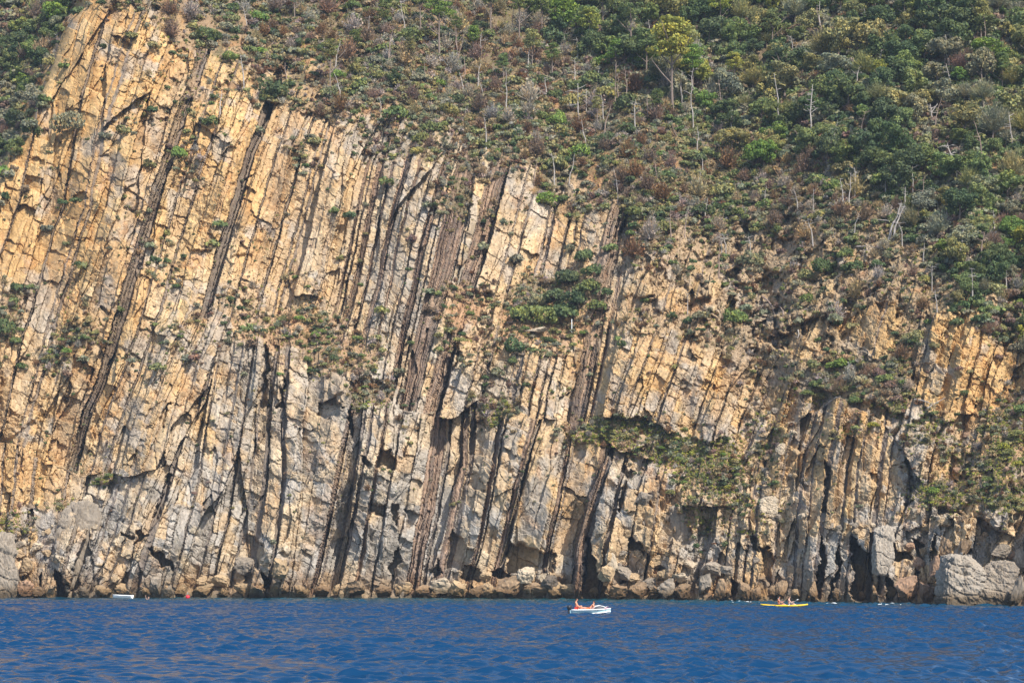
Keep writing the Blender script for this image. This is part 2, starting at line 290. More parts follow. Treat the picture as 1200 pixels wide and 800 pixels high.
for P, dep in bumps:
    xs_ = [p[0] for p in P]; ys_ = [p[1] for p in P]
    a0 = max(0, int((min(xs_)-12-us[0])/STEP)); a1 = min(NU, int((max(xs_)+12-us[0])/STEP)); b0_ = max(0, int((min(ys_)-12-vs[0])/STEP)); b1_ = min(NV, int((max(ys_)+12-vs[0])/STEP))
    q = polyd(U[b0_:b1_, a0:a1]+wx[b0_:b1_, a0:a1]*.7, V[b0_:b1_, a0:a1]+wy[b0_:b1_, a0:a1]*.7, P)
    BUMP[b0_:b1_, a0:a1] = np.maximum(BUMP[b0_:b1_, a0:a1], (sstep(-.5, 3.5, q)*.75+.25*sstep(2, 14, q))*dep)
d = d*np.clip(1-CARVE*.25, .4, 1)-CARVE+BUMP

# ---------------------------------------------------------------- where the plants and soil are
patches = [ # cx, cy, rx, ry, strength
 (95, 395, 34, 30, .6), (65, 420, 22, 18, .7), (178, 300, 22, 30, .3), (200, 320, 26, 22, .45), (225, 400, 30, 28, .45), (180, 395, 22, 34, .3), (8, 372, 20, 36, .8), (230, 110, 60, 34, .55), (215, 190, 22, 34, .4), (300, 275, 26, 22, .4), (285, 350, 40, 24, .5), (340, 385, 66, 26, .95), (400, 415, 52, 26, .95), (435, 460, 26, 24, .7),
 (360, 175, 22, 16, .5), (480, 500, 14, 16, .3), (545, 360, 34, 36, .75), (640, 385, 64, 30, .95), (585, 478, 30, 24, .6), (560, 400, 30, 26, .6), (620, 445, 50, 24, .35), (650, 345, 58, 34, .9), (730, 505, 64, 22, .9), (800, 530, 60, 24, .9), (835, 550, 50, 34, .9), (870, 600, 50, 40, .4), (700, 400, 12, 20, .2), (690, 440, 20, 30, .3),
 (760, 370, 50, 22, .5), (840, 380, 60, 30, .4), (920, 420, 60, 26, .45), (1000, 440, 60, 30, .95), (1040, 450, 34, 40, 1.), (890, 520, 34, 44, .5), (1010, 500, 46, 16, .35), (1080, 500, 40, 40, .45), (1180, 500, 30, 60, .9), (1110, 580, 48, 20, .85), (1180, 580, 40, 34, .7), (1060, 600, 20, 12, .3), (1150, 540, 50, 30, .5),
 (120, 560, 16, 10, .5), (20, 610, 26, 20, .6), (78, 592, 18, 12, .5), (100, 540, 20, 16, .3), (600, 500, 14, 10, .2), (820, 610, 26, 34, .35), (950, 320, 40, 20, .4), (1075, 320, 50, 40, .7), (530, 230, 26, 34, .6), (575, 250, 14, 26, .3), (690, 250, 40, 22, .4), (30, 345, 16, 14, .6), (150, 150, 20, 14, .3), (125, 90, 10, 6, .2),
 (620, 250, 16, 10, .3), (340, 320, 14, 20, .25), (960, 470, 14, 10, .4), (150, 250, 14, 20, .3), (90, 350, 14, 14, .2), (480, 250, 10, 20, .2)]
VEG = (1-cliffness)*(.42+.58*sstep(5, 120, ctop[None, :]-V))
DRYZ = np.exp(-((((U-900)/250)**2+((V-350)/105)**2)**2))
VEG = VEG*(1-.56*DRYZ)
for cx, cy, rx, ry, st in patches:
    VEG = np.maximum(VEG, st*np.exp(-(((U-cx)/rx)**2+((V-cy)/ry)**2)**1.5*.8))
VEG = np.clip(VEG+(fbm(U/16, V/16, 55, 4)-.5)*.9*np.clip(VEG*2.5, 0, 1)+(vnoise(U/5, V/5, 56)-.62)*.3*RUB, 0, 1)
exposed = [[(700, 396), (800, 398), (858, 430), (845, 512), (800, 508), (740, 486), (680, 490)], [(1088, 372), (1110, 364), (1140, 396), (1180, 430), (1170, 480), (1075, 474)], [(972, 372), (1000, 366), (1052, 350), (1060, 372), (1036, 424), (990, 400)], [(925, 380), (968, 372), (970, 410), (940, 410)], [(770, 335), (810, 345), (800, 370), (768, 365)]]
EXPO = np.zeros_like(U)
for P in exposed: EXPO = np.maximum(EXPO, sstep(-6, 6, polyd(U+wx*2, V+wy*2, P)))
VEG = VEG*(1-.85*EXPO)*(1-.12*DRYZ)
SOIL = np.maximum(sstep(.35, .65, VEG), DRYZ*(1-EXPO)*sstep(.34, .5, fbm(U/22, V/18, 231, 4))*.9*sstep(.3, .6, RUB))
# soil buries the relief of the rock
hill = (fbm(U/95+V/400, V/260, 33, 3)-.5)*7.5*sstep(130, 20, ctop[None, :]-V) + (fbm(U/70, V/50, 201, 4)-.5)*5*sstep(0, 90, ctop[None, :]-V) + (fbm(U/12, V/12, 202, 4)-.5)*1.2 + (sl3*.35+sl4*.7)*.6
tal = .35+(sl3*.9+sl4*1.3+sl2*.4)+(fbm(U/95+V/400, V/260, 33, 3)-.5)*7.5
ragged = 0
bury = SOIL*np.where(cliffness > .5, .75, 1)
hill = hill+(sl3*.8+sl4*1.1+sl2*.5)*DRYZ
d = d*(1-bury)+np.where(cliffness > .5, tal, hill)*bury
DISP = d.astype(np.float32)
below = sstep(0, 16, V-shore_u[None, :]+13)
DISP = DISP*(1-.72*below)+below*.3
DD = D-DISP
X = (U-600)/F*DD; Y = DD.copy(); Z = CAMZ+(HZ-V)/F*DD
# beds step in x as well as in depth, so faces are not only sideways on
def surf(u, v):
    """world point on the ground below reference position (u, v)"""
    i = (np.asarray(u, float)-us[0])/STEP; j = (np.asarray(v, float)-vs[0])/STEP
    i = np.clip(np.round(i).astype(int), 0, NU-1); j = np.clip(np.round(j).astype(int), 0, NV-1)
    return np.stack([X[j, i], Y[j, i], Z[j, i]], -1)
def fld(A, u, v):
    i = np.clip(np.round((np.asarray(u, float)-us[0])/STEP).astype(int), 0, NU-1); j = np.clip(np.round((np.asarray(v, float)-vs[0])/STEP).astype(int), 0, NV-1)
    return A[j, i]

# ---------------------------------------------------------------- colour of the rock itself (albedo)
def mixc(a, b, t): return a*(1-t[..., None])+b*t[..., None]
def C(*c): return np.array(c, np.float32)
tone = (h1*.5+btone*.5)
warmc = mixc(np.broadcast_to(C(.40, .226, .085), U.shape+(3,)), C(.50, .342, .160), tone)
palec = mixc(np.broadcast_to(C(.37, .285, .195), U.shape+(3,)), C(.50, .415, .295), tone)
greyc = mixc(np.broadcast_to(C(.20, .188, .172), U.shape+(3,)), C(.35, .33, .30), h2)
w = np.clip(WARM*1.2-.04+(fbm(U/30, V/50, 301)-.5)*.9+(btone-.5)*.4+(id2-.5)*.25, 0, 1)
col = mixc(palec, warmc, w)
gsel = sstep(.60, .8, fbm(U/26, V/34, 305)+(1-WARM)*.25+(h2-.5)*.25)
col = mixc(col, greyc, gsel*(.55+.25*sstep(450, 620, V)))
orng = sstep(.62, .78, fbm(U/18, V/22, 311))*(.25+.6*WARM)
col = mixc(col, C(.46, .235, .085), orng*.6)
shc = mixc(np.broadcast_to(C(.078, .054, .046), U.shape+(3,)), C(.33, .22, .15), hsh(np.floor(S/1.9), np.floor((V+hsh(np.floor(S/1.9), 0*S, 8)*90)/85), 9)**1.4)
shc = mixc(shc, C(.085, .080, .080), ((S_up < 300) & ~LOW).astype(np.float32)*.85)
col = mixc(col, shc, shale*.92*np.clip(1.1-RUB*.6, 0, 1))
part = (kind >= 2).astype(np.float32)
col = mixc(col, C(.15, .125, .11), part*.8)
# stain along joints and lichen spots
stain = sstep(.6, .75, fbm(U/9+V/30, V/26, 320, 4))
col = mixc(col, col*C(.62, .60, .60), stain*.55)
spk = hsh(id3*1e5, id4*1e5, 6)
col = col*(.86+.28*spk)[..., None]
lich = sstep(.66, .8, fbm(U/3.2, V/3.2, 330, 3))
col = mixc(col, C(.17, .155, .11), lich*.5)
# tide-washed foot of the cliff: brown, then dark and wet
fz = Z+(fbm(U/20, V/8, 340)-.5)*2.2
brown = 1-sstep(1.2, 4.0, fz)
col = mixc(col, col*C(.74, .58, .42)*.9, brown*.8)
col = mixc(col, C(.105, .085, .055), (1-sstep(-.1, .75, Z+(fbm(U/9, V/5, 341)-.5)*.8))*.8)
# soil, litter, dry grass
so = mixc(np.broadcast_to(C(.27, .175, .10), U.shape+(3,)), C(.36, .26, .16), fbm(U/9, V/9, 350, 4))
so = mixc(so, C(.15, .115, .07), np.broadcast_to(sstep(30, 150, ctop[None, :]-V)*.75, U.shape)*(1-.8*DRYZ))
so = mixc(so, C(.15, .12, .065), sstep(.45, .65, fbm(U/22, V/18, 351, 4)))
so = mixc(so, C(.40, .29, .18), DRYZ*.7)
so = mixc(so, C(.36, .19, .085), sstep(.6, .75, fbm(U/26, V/20, 352, 4))*.7)
ledge = np.exp(-(((U-365)/80)**2+((V-398)/30)**2))*.8+np.exp(-(((U-640)/75)**2+((V-382)/28)**2))+np.exp(-(((U-545)/35)**2+((V-365)/34)**2))
so = mixc(so, C(.36, .20, .10), np.clip(ledge, 0, 1)*.8)
col = mixc(col, so, SOIL*np.where(cliffness > .5, .8, 1))
col = np.clip(col, .02, .62)
print('terrain arrays', U.shape)
# ---------------------------------------------------------------- mesh and material helpers
def mesh_np(name, co, quads, colors=None, mats=(), smooth=False, midx=None):
    me = bpy.data.meshes.new(name); co = np.ascontiguousarray(co, np.float32); quads = np.ascontiguousarray(quads, np.int32)
    n = len(quads); k = quads.shape[1]
    me.vertices.add(len(co)); me.vertices.foreach_set('co', co.ravel())
    me.loops.add(n*k); me.loops.foreach_set('vertex_index', quads.ravel())
    me.polygons.add(n); me.polygons.foreach_set('loop_start', np.arange(0, n*k, k, dtype=np.int32))
    if midx is not None: me.polygons.foreach_set('material_index', np.asarray(midx, np.int32))
    me.update(calc_edges=True)
    me.polygons.foreach_set('use_smooth', np.full(n, smooth))
    if colors is not None:
        at = me.color_attributes.new('tint', 'FLOAT_COLOR', 'POINT')
        c4 = np.ones((len(co), 4), np.float32); c4[:, :3] = colors; at.data.foreach_set('color', c4.ravel())
    for m in mats: me.materials.append(m)
    return me
def link(name, me, parent=None, **props):
    o = bpy.data.objects.new(name, me); COL.objects.link(o)
    if parent is not None: o.parent = parent
    for k_, v_ in props.items(): o[k_] = v_
    return o
class NT:
    def __init__(s, name):
        s.m = bpy.data.materials.new(name); s.m.use_nodes = True; s.t = s.m.node_tree; s.t.nodes.clear()
    def n(s, typ, ins=None, **props):
        nd = s.t.nodes.new(typ)
        for a, b in props.items(): setattr(nd, a, b)
        for a, b in (ins or {}).items():
            if hasattr(b, 'is_output') : s.t.links.new(b, nd.inputs[a])
            else: nd.inputs[a].default_value = b
        return nd
    def out(s, sh): o = s.n('ShaderNodeOutputMaterial'); s.t.links.new(sh, o.inputs['Surface']); return s.m
def ramp(nt, fac, stops):
    r = nt.n('ShaderNodeValToRGB', {'Fac': fac}); e = r.color_ramp.elements
    while len(e) < len(stops): e.new(.5)
    for el, (p, c) in zip(e, stops): el.position = p; el.color = (c, c, c, 1) if isinstance(c, (int, float)) else (*c, 1)
    return r.outputs['Color']
def mul(nt, a, b, f=1.0): return nt.n('ShaderNodeMix', {'Factor': f, 'A': a, 'B': b}, data_type='RGBA', blend_type='MULTIPLY').outputs['Result'] if False else mixnode(nt, a, b, f, 'MULTIPLY')
def mixnode(nt, a, b, f, mode='MIX'):
    nd = nt.t.nodes.new('ShaderNodeMix'); nd.data_type = 'RGBA'; nd.blend_type = mode
    for idx, val in ((0, f), (6, a), (7, b)):
        if hasattr(val, 'is_output'): nt.t.links.new(val, nd.inputs[idx])
        elif idx == 0: nd.inputs[0].default_value = val
        else: nd.inputs[idx].default_value = (*val[:3], 1)
    return nd.outputs[2]
def rock_mat(name, attr=True, base=(.36, .3, .22), scale=1.0):
    t = NT(name); tc = t.n('ShaderNodeTexCoord').outputs['Object']
    c = t.n('ShaderNodeVertexColor', layer_name='tint').outputs['Color'] if attr else None
    if c is None:
        oi = t.n('ShaderNodeObjectInfo'); c = oi.outputs['Color']
    n1 = t.n('ShaderNodeTexNoise', {'Vector': tc, 'Scale': 3.2*scale, 'Detail': 6.0, 'Roughness': .7}).outputs['Fac']
    c = mixnode(t, c, ramp(t, n1, [(.25, .62), (.5, 1.0), (.75, 1.32)]), 1.0, 'MULTIPLY')
    mp = t.n('ShaderNodeMapping', {'Vector': tc, 'Rotation': (0, R(18), 0), 'Scale': (2.2*scale, 1.2*scale, .35*scale)}).outputs['Vector']
    n2 = t.n('ShaderNodeTexNoise', {'Vector': mp, 'Scale': 1.6, 'Detail': 5.0, 'Roughness': .65}).outputs['Fac']
    c = mixnode(t, c, ramp(t, n2, [(.3, (.72, .66, .60)), (.5, (1, 1, 1)), (.7, (1.1, 1.04, .96))]), .8, 'MULTIPLY')
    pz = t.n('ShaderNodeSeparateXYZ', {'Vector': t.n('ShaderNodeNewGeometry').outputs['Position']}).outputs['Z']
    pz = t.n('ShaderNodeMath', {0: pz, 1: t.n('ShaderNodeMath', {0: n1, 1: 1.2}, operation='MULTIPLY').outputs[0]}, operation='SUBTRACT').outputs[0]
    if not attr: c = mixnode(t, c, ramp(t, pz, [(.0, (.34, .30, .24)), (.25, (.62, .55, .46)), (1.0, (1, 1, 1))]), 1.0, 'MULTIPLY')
    vo = t.n('ShaderNodeTexVoronoi', {'Vector': mp, 'Scale': 2.6}, feature='DISTANCE_TO_EDGE').outputs['Distance']
    n3 = t.n('ShaderNodeTexNoise', {'Vector': tc, 'Scale': 7.0*scale, 'Detail': 5.0, 'Roughness': .75}).outputs['Fac']
    b1 = t.n('ShaderNodeBump', {'Height': n3, 'Strength': .5, 'Distance': .10/scale}).outputs['Normal']
    b2 = t.n('ShaderNodeBump', {'Height': ramp(t, vo, [(0, 0.0), (.06, 1.0)]), 'Strength': .16, 'Distance': .05/scale, 'Normal': b1}).outputs['Normal']
    p = t.n('ShaderNodeBsdfPrincipled', {'Base Color': c, 'Roughness': .92, 'Normal': b2, 'Specular IOR Level': .2})
    return t.out(p.outputs[0])
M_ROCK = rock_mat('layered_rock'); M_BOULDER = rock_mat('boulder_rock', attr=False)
def soil_mat():
    t = NT('dry_soil'); tc = t.n('ShaderNodeTexCoord').outputs['Object']
    c = t.n('ShaderNodeVertexColor', layer_name='tint').outputs['Color']
    n1 = t.n('ShaderNodeTexNoise', {'Vector': tc, 'Scale': 2.2, 'Detail': 6.0, 'Roughness': .75}).outputs['Fac']
    c = mixnode(t, c, ramp(t, n1, [(.3, .55), (.5, .95), (.72, 1.4)]), 1.0, 'MULTIPLY')
    b1 = t.n('ShaderNodeBump', {'Height': n1, 'Strength': .8, 'Distance': .3}).outputs['Normal']
    return t.out(t.n('ShaderNodeBsdfPrincipled', {'Base Color': c, 'Roughness': .95, 'Normal': b1, 'Specular IOR Level': .1}).outputs[0])
M_SOIL = soil_mat()
def plain(name, c, rough=.6, metal=0.0, noise=.12, spec=.4):
    t = NT(name); tc = t.n('ShaderNodeTexCoord').outputs['Object']
    n1 = t.n('ShaderNodeTexNoise', {'Vector': tc, 'Scale': 6.0, 'Detail': 4.0}).outputs['Fac']
    cc = mixnode(t, c, ramp(t, n1, [(.3, 1-noise), (.7, 1+noise)]), 1.0, 'MULTIPLY')
    return t.out(t.n('ShaderNodeBsdfPrincipled', {'Base Color': cc, 'Roughness': rough, 'Metallic': metal, 'Specular IOR Level': spec}).outputs[0])
def leaf_mat(name, stuff=False, tr=.25):
    t = NT(name)
    if stuff: c = t.n('ShaderNodeVertexColor', layer_name='tint').outputs['Color']
    else:
        c = t.n('ShaderNodeObjectInfo').outputs['Color']
        tc = t.n('ShaderNodeTexCoord').outputs['Object']
        rn = t.n('ShaderNodeTexNoise', {'Vector': tc, 'Scale': 2.4, 'Detail': 2.0}).outputs['Fac']
        c = mixnode(t, c, ramp(t, rn, [(.35, (.72, .8, .8)), (.5, (1, 1, 1)), (.66, (1.35, 1.22, .95))]), 1.0, 'MULTIPLY')
    rd = t.n('ShaderNodeNewGeometry').outputs['Random Per Island']
    c = mixnode(t, c, ramp(t, rd, [(0, (.62, .7, .72)), (.5, (1, 1, 1)), (1, (1.45, 1.3, 1.0))]), 1.0, 'MULTIPLY')
    d = t.n('ShaderNodeBsdfPrincipled', {'Base Color': c, 'Roughness': .7, 'Specular IOR Level': .25}).outputs[0]
    tl = t.n('ShaderNodeBsdfTranslucent', {'Color': c}).outputs[0]
    ms = t.n('ShaderNodeMixShader', {'Fac': tr}); t.t.links.new(d, ms.inputs[1]); t.t.links.new(tl, ms.inputs[2])
    return t.out(ms.outputs[0])
M_LEAF = leaf_mat('leaves'); M_LEAFS = leaf_mat('scrub_leaves', True); M_NEEDLE = leaf_mat('pine_needles')
def wood_mat(name, c):
    t = NT(name); tc = t.n('ShaderNodeTexCoord').outputs['Object']
    mp = t.n('ShaderNodeMapping', {'Vector': tc, 'Scale': (6, 6, .8)}).outputs['Vector']
    n1 = t.n('ShaderNodeTexNoise', {'Vector': mp, 'Scale': 3.0, 'Detail': 4.0}).outputs['Fac']
    cc = mixnode(t, c, ramp(t, n1, [(.3, .6), (.7, 1.3)]), 1.0, 'MULTIPLY')
    return t.out(t.n('ShaderNodeBsdfPrincipled', {'Base Color': cc, 'Roughness': .9}).outputs[0])
M_DEAD = wood_mat('bleached_wood', (.36, .32, .285)); M_BARK = wood_mat('bark', (.20, .15, .12)); M_BARKD = wood_mat('dark_bark', (.10, .085, .075))
M_DEADB = wood_mat('brown_dead_wood', (.26, .19, .15))

# ---------------------------------------------------------------- terrain objects
VI = np.arange(NV*NU).reshape(NV, NU)
quads = np.stack([VI[:-1, :-1].ravel(), VI[1:, :-1].ravel(), VI[1:, 1:].ravel(), VI[:-1, 1:].ravel()], -1)
P3 = np.stack([X, Y, Z], -1).reshape(-1, 3); C3 = col.reshape(-1, 3)
ishill = ((V < ctop[None, :]-2) & (cliffness < .5))[:-1, :-1].ravel()
for nm, sel, mt in (('cliff', ~ishill, M_ROCK), ('hillside', ishill, M_SOIL)):
    q = quads[sel]; used, inv = np.unique(q, return_inverse=True)
    me = mesh_np(nm, P3[used], inv.reshape(q.shape), C3[used], [mt])
    link(nm, me, kind='structure')

# ---------------------------------------------------------------- the sea
def build_sea():
    dx, dy = .105, .125
    xs = np.arange(-66, 66, dx); ys = np.arange(80, 262, dy); XX, YY = np.meshgrid(xs, ys); XX = XX.astype(np.float32); YY = YY.astype(np.float32)
    H = np.zeros_like(XX); GX = np.zeros_like(XX); GY = np.zeros_like(XX); rr = np.random.default_rng(5)
    env = .75+.7*sstep(.3, .75, fbm(XX/9, YY/14, 700, 3))
    env2 = .7+.75*sstep(.3, .72, fbm(XX/3.5+40, YY/5, 701, 3))
    N = 100
    for k_ in range(N):
        lam = .46*(3.4/.46)**(k_/(N-1))*(.9+.2*rr.random()); kk = 2*math.pi/lam
        a = R(-68)+rr.normal()*R(34 if lam < 2 else 24)          # travelling mostly towards the camera and a little sideways
        amp = .0066*lam**.85*(1.1 if lam < 1.0 else (1.25 if lam < 2 else .9))
        ph = kk*(XX*math.cos(a)+YY*math.sin(a))+rr.random()*6.28
        e = env2 if lam < 1.6 else env
        s_, c_ = np.sin(ph), np.cos(ph)
        H += amp*s_*e; GX += amp*.5*math.cos(a)*c_*e; GY += amp*.5*math.sin(a)*c_*e
    fade = 1-.55*sstep(225, 250, YY)
    co = np.stack([XX+GX*fade, YY+GY*fade, H*fade], -1).reshape(-1, 3)
    n, m = XX.shape; I = np.arange(n*m).reshape(n, m)
    q = np.stack([I[:-1, :-1].ravel(), I[:-1, 1:].ravel(), I[1:, 1:].ravel(), I[1:, :-1].ravel()], -1)
    # the open sea around the detailed patch
    xs2 = [-2200, float(xs[0]), float(xs[-1]), 2200]; ys2 = [-2200, float(ys[0]), float(ys[-1]), 2200]
    base = len(co); ex = np.array([(x, y, -.02) for y in ys2 for x in xs2]); co = np.concatenate([co, ex])
    qq = []
    for j in range(3):
        for i in range(3):
            if i == 1 and j == 1: continue
            qq.append((base+j*4+i, base+j*4+i+1, base+(j+1)*4+i+1, base+(j+1)*4+i))
    q = np.concatenate([q, np.array(qq)])
    t = NT('sea_water'); tc = t.n('ShaderNodeTexCoord').outputs['Object']
    mp = t.n('ShaderNodeMapping', {'Vector': tc, 'Scale': (1.0, 1.3, 1.0)}).outputs['Vector']
    n1 = t.n('ShaderNodeTexNoise', {'Vector': mp, 'Scale': 5.0, 'Detail': 3.0, 'Roughness': .6}).outputs['Fac']
    b = t.n('ShaderNodeBump', {'Height': n1, 'Strength': .3, 'Distance': .03}).outputs['Normal']
    sy = t.n('ShaderNodeSeparateXYZ', {'Vector': tc}).outputs['Y']
    sx = t.n('ShaderNodeSeparateXYZ', {'Vector': tc}).outputs['X']
    m1 = t.n('ShaderNodeMath', {0: sx, 1: .30}, operation='MULTIPLY').outputs[0]
    sh = t.n('ShaderNodeMath', {0: sy, 1: m1}, operation='ADD').outputs[0]       # distance towards the shallow water at the shore
    mr = t.n('ShaderNodeMapRange', {'Value': sh, 'From Min': 212.0, 'From Max': 246.0}).outputs['Result']
    c = mixnode(t, (.0015, .030, .084), (.006, .044, .054), mr)
    p = t.n('ShaderNodeBsdfPrincipled', {'Base Color': c, 'Roughness': .09, 'Specular Tint': (.80, .90, 1, 1), 'Specular IOR Level': .5, 'IOR': 1.333, 'Normal': b})
    me = mesh_np('sea', co, q, None, [t.out(p.outputs[0])], smooth=True)
    return link('sea', me, kind='structure')
build_sea()

# ---------------------------------------------------------------- camera, sun, sky
cam = bpy.data.cameras.new('camera'); cam.lens = 78.75; cam.sensor_width = 36; cam.shift_y = 248/1200; cam.clip_end = 20000; cam.clip_start = 1
co_ = bpy.data.objects.new('camera', cam); COL.objects.link(co_); co_.location = (0, 0, CAMZ); co_.rotation_euler = (R(90), 0, 0); sc.camera = co_
SUN_AZ, SUN_EL = 146.0, 46.0        # azimuth clockwise from +Y
sd = Vector((math.sin(R(SUN_AZ))*math.cos(R(SUN_EL)), math.cos(R(SUN_AZ))*math.cos(R(SUN_EL)), math.sin(R(SUN_EL))))
sl = bpy.data.lights.new('sun', 'SUN'); sl.energy = 4.6; sl.angle = R(.5); sl.color = (1, .945, .86)
so_ = bpy.data.objects.new('sun', sl); COL.objects.link(so_); so_.rotation_euler = sd.to_track_quat('Z', 'Y').to_euler(); so_.location = (60, -60, 120)
w_ = bpy.data.worlds.new('World'); sc.world = w_; w_.use_nodes = True; nt = w_.node_tree; bg = nt.nodes['Background']
sky = nt.nodes.new('ShaderNodeTexSky'); sky.sky_type = 'NISHITA'; sky.sun_disc = False; sky.sun_elevation = R(SUN_EL); sky.sun_rotation = R(SUN_AZ)
nt.links.new(sky.outputs[0], bg.inputs[0]); bg.inputs[1].default_value = .15
sc.view_settings.view_transform = 'Standard'; sc.view_settings.look = 'None'; sc.view_settings.gamma = 1; sc.view_settings.exposure = 0.62
sc.render.engine = 'CYCLES'; sc.cycles.max_bounces = 5; sc.cycles.diffuse_bounces = 2; sc.cycles.glossy_bounces = 2; sc.cycles.transparent_max_bounces = 4
sc.cycles.use_denoising = True; sc.cycles.denoiser = 'OPENIMAGEDENOISE'; sc.cycles.denoising_input_passes = 'RGB_ALBEDO_NORMAL'; sc.cycles.denoising_prefilter = 'ACCURATE'; sc.cycles.sample_clamp_indirect = 3; sc.cycles.sample_clamp_direct = 4
# ---------------------------------------------------------------- labels that single things out
LAND = [('the tall yellow-green pine', 790, 70), ('the leaning split snag', 1048, 255), ('the curved white snag', 1117, 186), ('the crossbar snag', 677, 120), ('the star-branched snag', 745, 130),
    ('the tall ribbed snag', 951, 130), ('the cliff\'s highest corner', 120, 12), ('the round clifftop bush', 320, 92), ('the left gully', 25, 90), ('the dark ledge thicket', 655, 340), ('the white ledge post', 670, 382),
    ('the lone bright bush', 945, 342), ('the flat-topped green bush', 982, 417), ('the reddish brown thicket', 1036, 448), ('the round bush at right', 1129, 453), ('the photo\'s top right corner', 1195, 5), ('the photo\'s right edge', 1195, 300),
    ('the pale twin snags', 992, 222), ('the hooked leaning snag', 917, 77), ('the forked snag', 1092, 132), ('the bright pine group', 660, 20), ('the photo\'s top centre', 590, 5), ('the clifftop saddle', 480, 185), ('the bright diagonal log', 1114, 285),
    ('the round dark-green tree', 463, 84), ('the green grassy ramp', 800, 535), ('the orange right-hand crag', 1130, 400), ('the brown dry ledge', 340, 385), ('the left face bush', 83, 130), ('the pale slabby face', 790, 440),
    ('the photo\'s upper left corner', 5, 5), ('the tall dark fissure', 157, 270), ('the striped shale band', 510, 380), ('the brown shale rib', 700, 340), ('the photo\'s left edge', 5, 360), ('the lower right grass', 1110, 585), ('the column cliff', 965, 560)]
ROCKLAND = [('the big white cube boulder', 1128, 682), ('the pale rounded pillar', 1035, 645), ('the yellow kayak', 919, 704), ('the motorboat', 692, 706), ('the dark sea cave', 700, 670), ('the red buoy', 220, 694), ('the white dinghy', 145, 694), ('the shaded grey rock', 88, 640),
    ('the photo\'s left edge', 5, 650), ('the long dark overhang', 618, 656), ('the grassy ramp', 820, 560), ('the lower right grass', 1110, 585), ('the narrow dark slot', 312, 440), ('the photo\'s right edge', 1195, 640), ('the striped shale foot', 500, 660), ('the broken grey cliff foot', 400, 680), ('the slabby cliff foot', 270, 680), ('the column cliff', 965, 600)]
ORD = ['leftmost', 'second', 'third', 'fourth', 'fifth', 'sixth', 'seventh', 'eighth', 'ninth', 'tenth', 'eleventh', 'twelfth', 'thirteenth', 'fourteenth', 'fifteenth', 'sixteenth', 'seventeenth', 'eighteenth', 'nineteenth', 'twentieth']
PEND = []      # (object, words, u, v, landmark list)
def relword(du, dv):
    r_ = math.hypot(du, dv); a = 'just ' if r_ < 34 else ('' if r_ < 80 else 'well ')
    if abs(dv) < .45*abs(du): w = 'left of' if du < 0 else 'right of'
    elif abs(du) < .45*abs(dv): w = 'above' if dv < 0 else 'below'
    else: return ('upper ' if dv < 0 else 'lower ')+('left of' if du < 0 else 'right of')
    return a+w
def later(o, words, u, v, land=LAND): PEND.append((o, words, u, v, land))
def write_labels():
    g = {}
    for o, words, u, v, land in PEND:
        nm, lu, lv = min(land, key=lambda L: math.hypot(u-L[1], (v-L[2])*1.2))
        g.setdefault(words+' '+relword(u-lu, v-lv)+' '+nm, []).append((u, v, o))
    for t_, lst in g.items():
        if len(lst) == 1: lst[0][2]['label'] = t_; continue
        su = max(a[0] for a in lst)-min(a[0] for a in lst); sv = max(a[1] for a in lst)-min(a[1] for a in lst)
        n = len(lst)
        if su >= sv*.7: lst.sort(key=lambda a: a[0]); first, last, suf = 'leftmost', 'rightmost', 'from left'
        else: lst.sort(key=lambda a: a[1]); first, last, suf = 'topmost', 'lowest', 'from top'
        for k_, (a, b, o) in enumerate(lst):
            w = first if k_ == 0 else (last if k_ == n-1 else ORD[k_]+' '+suf)
            o['label'] = t_+', '+w
# ---------------------------------------------------------------- plant shapes
def quads_at(P, N, size, rr, asp=1.0):
    n = len(P); N = N/np.linalg.norm(N, axis=1, keepdims=True)
    a = rr.normal(size=(n, 3)); T_ = np.cross(N, a); T_ /= np.linalg.norm(T_, axis=1, keepdims=True)+1e-9; B = np.cross(N, T_)
    s = (size*(.55+.9*rr.random(n)))[:, None] if np.isscalar(size) else size[:, None]
    co = np.stack([P-T_*s-B*s*asp, P+T_*s*.8-B*s*asp*.6, P+T_*s+B*s*asp, P-T_*s*.7+B*s*asp*.8], 1).reshape(-1, 3)
    return co, np.arange(n*4).reshape(n, 4)
def crown_np(seed, nl=14, n=1500, ls=.055, flat=.8, ground=False, spread=.62, lob=(.3, .5)):
    rr = np.random.default_rng(seed); L = []
    while len(L) < nl:
        p = rr.normal(size=3); p /= np.linalg.norm(p); p *= spread*rr.random()**.45; p[2] *= flat
        if ground: p[2] = abs(p[2])*.9
        L.append((p, lob[0]+(lob[1]-lob[0])*rr.random()))
    P = []; N = []
    per = n//nl*2
    for c, r_ in L:
        dd = rr.normal(size=(per, 3)); dd /= np.linalg.norm(dd, axis=1, keepdims=True)
        q = c+dd*(r_*(.72+.33*rr.random(per)))[:, None]*np.array([1, 1, flat]); P.append(q); N.append(dd)
    P = np.concatenate(P); N = np.concatenate(N); keep = np.ones(len(P), bool)
    for c, r_ in L: keep &= (np.linalg.norm((P-c)/np.array([1, 1, flat]), axis=1) > r_*.70)
    if ground: keep &= P[:, 2] > -.05
    P, N = P[keep], N[keep]
    if len(P) > n: i = rr.permutation(len(P))[:n]; P, N = P[i], N[i]
    return quads_at(P, N+rr.normal(size=N.shape)*.55, ls, rr, .8)
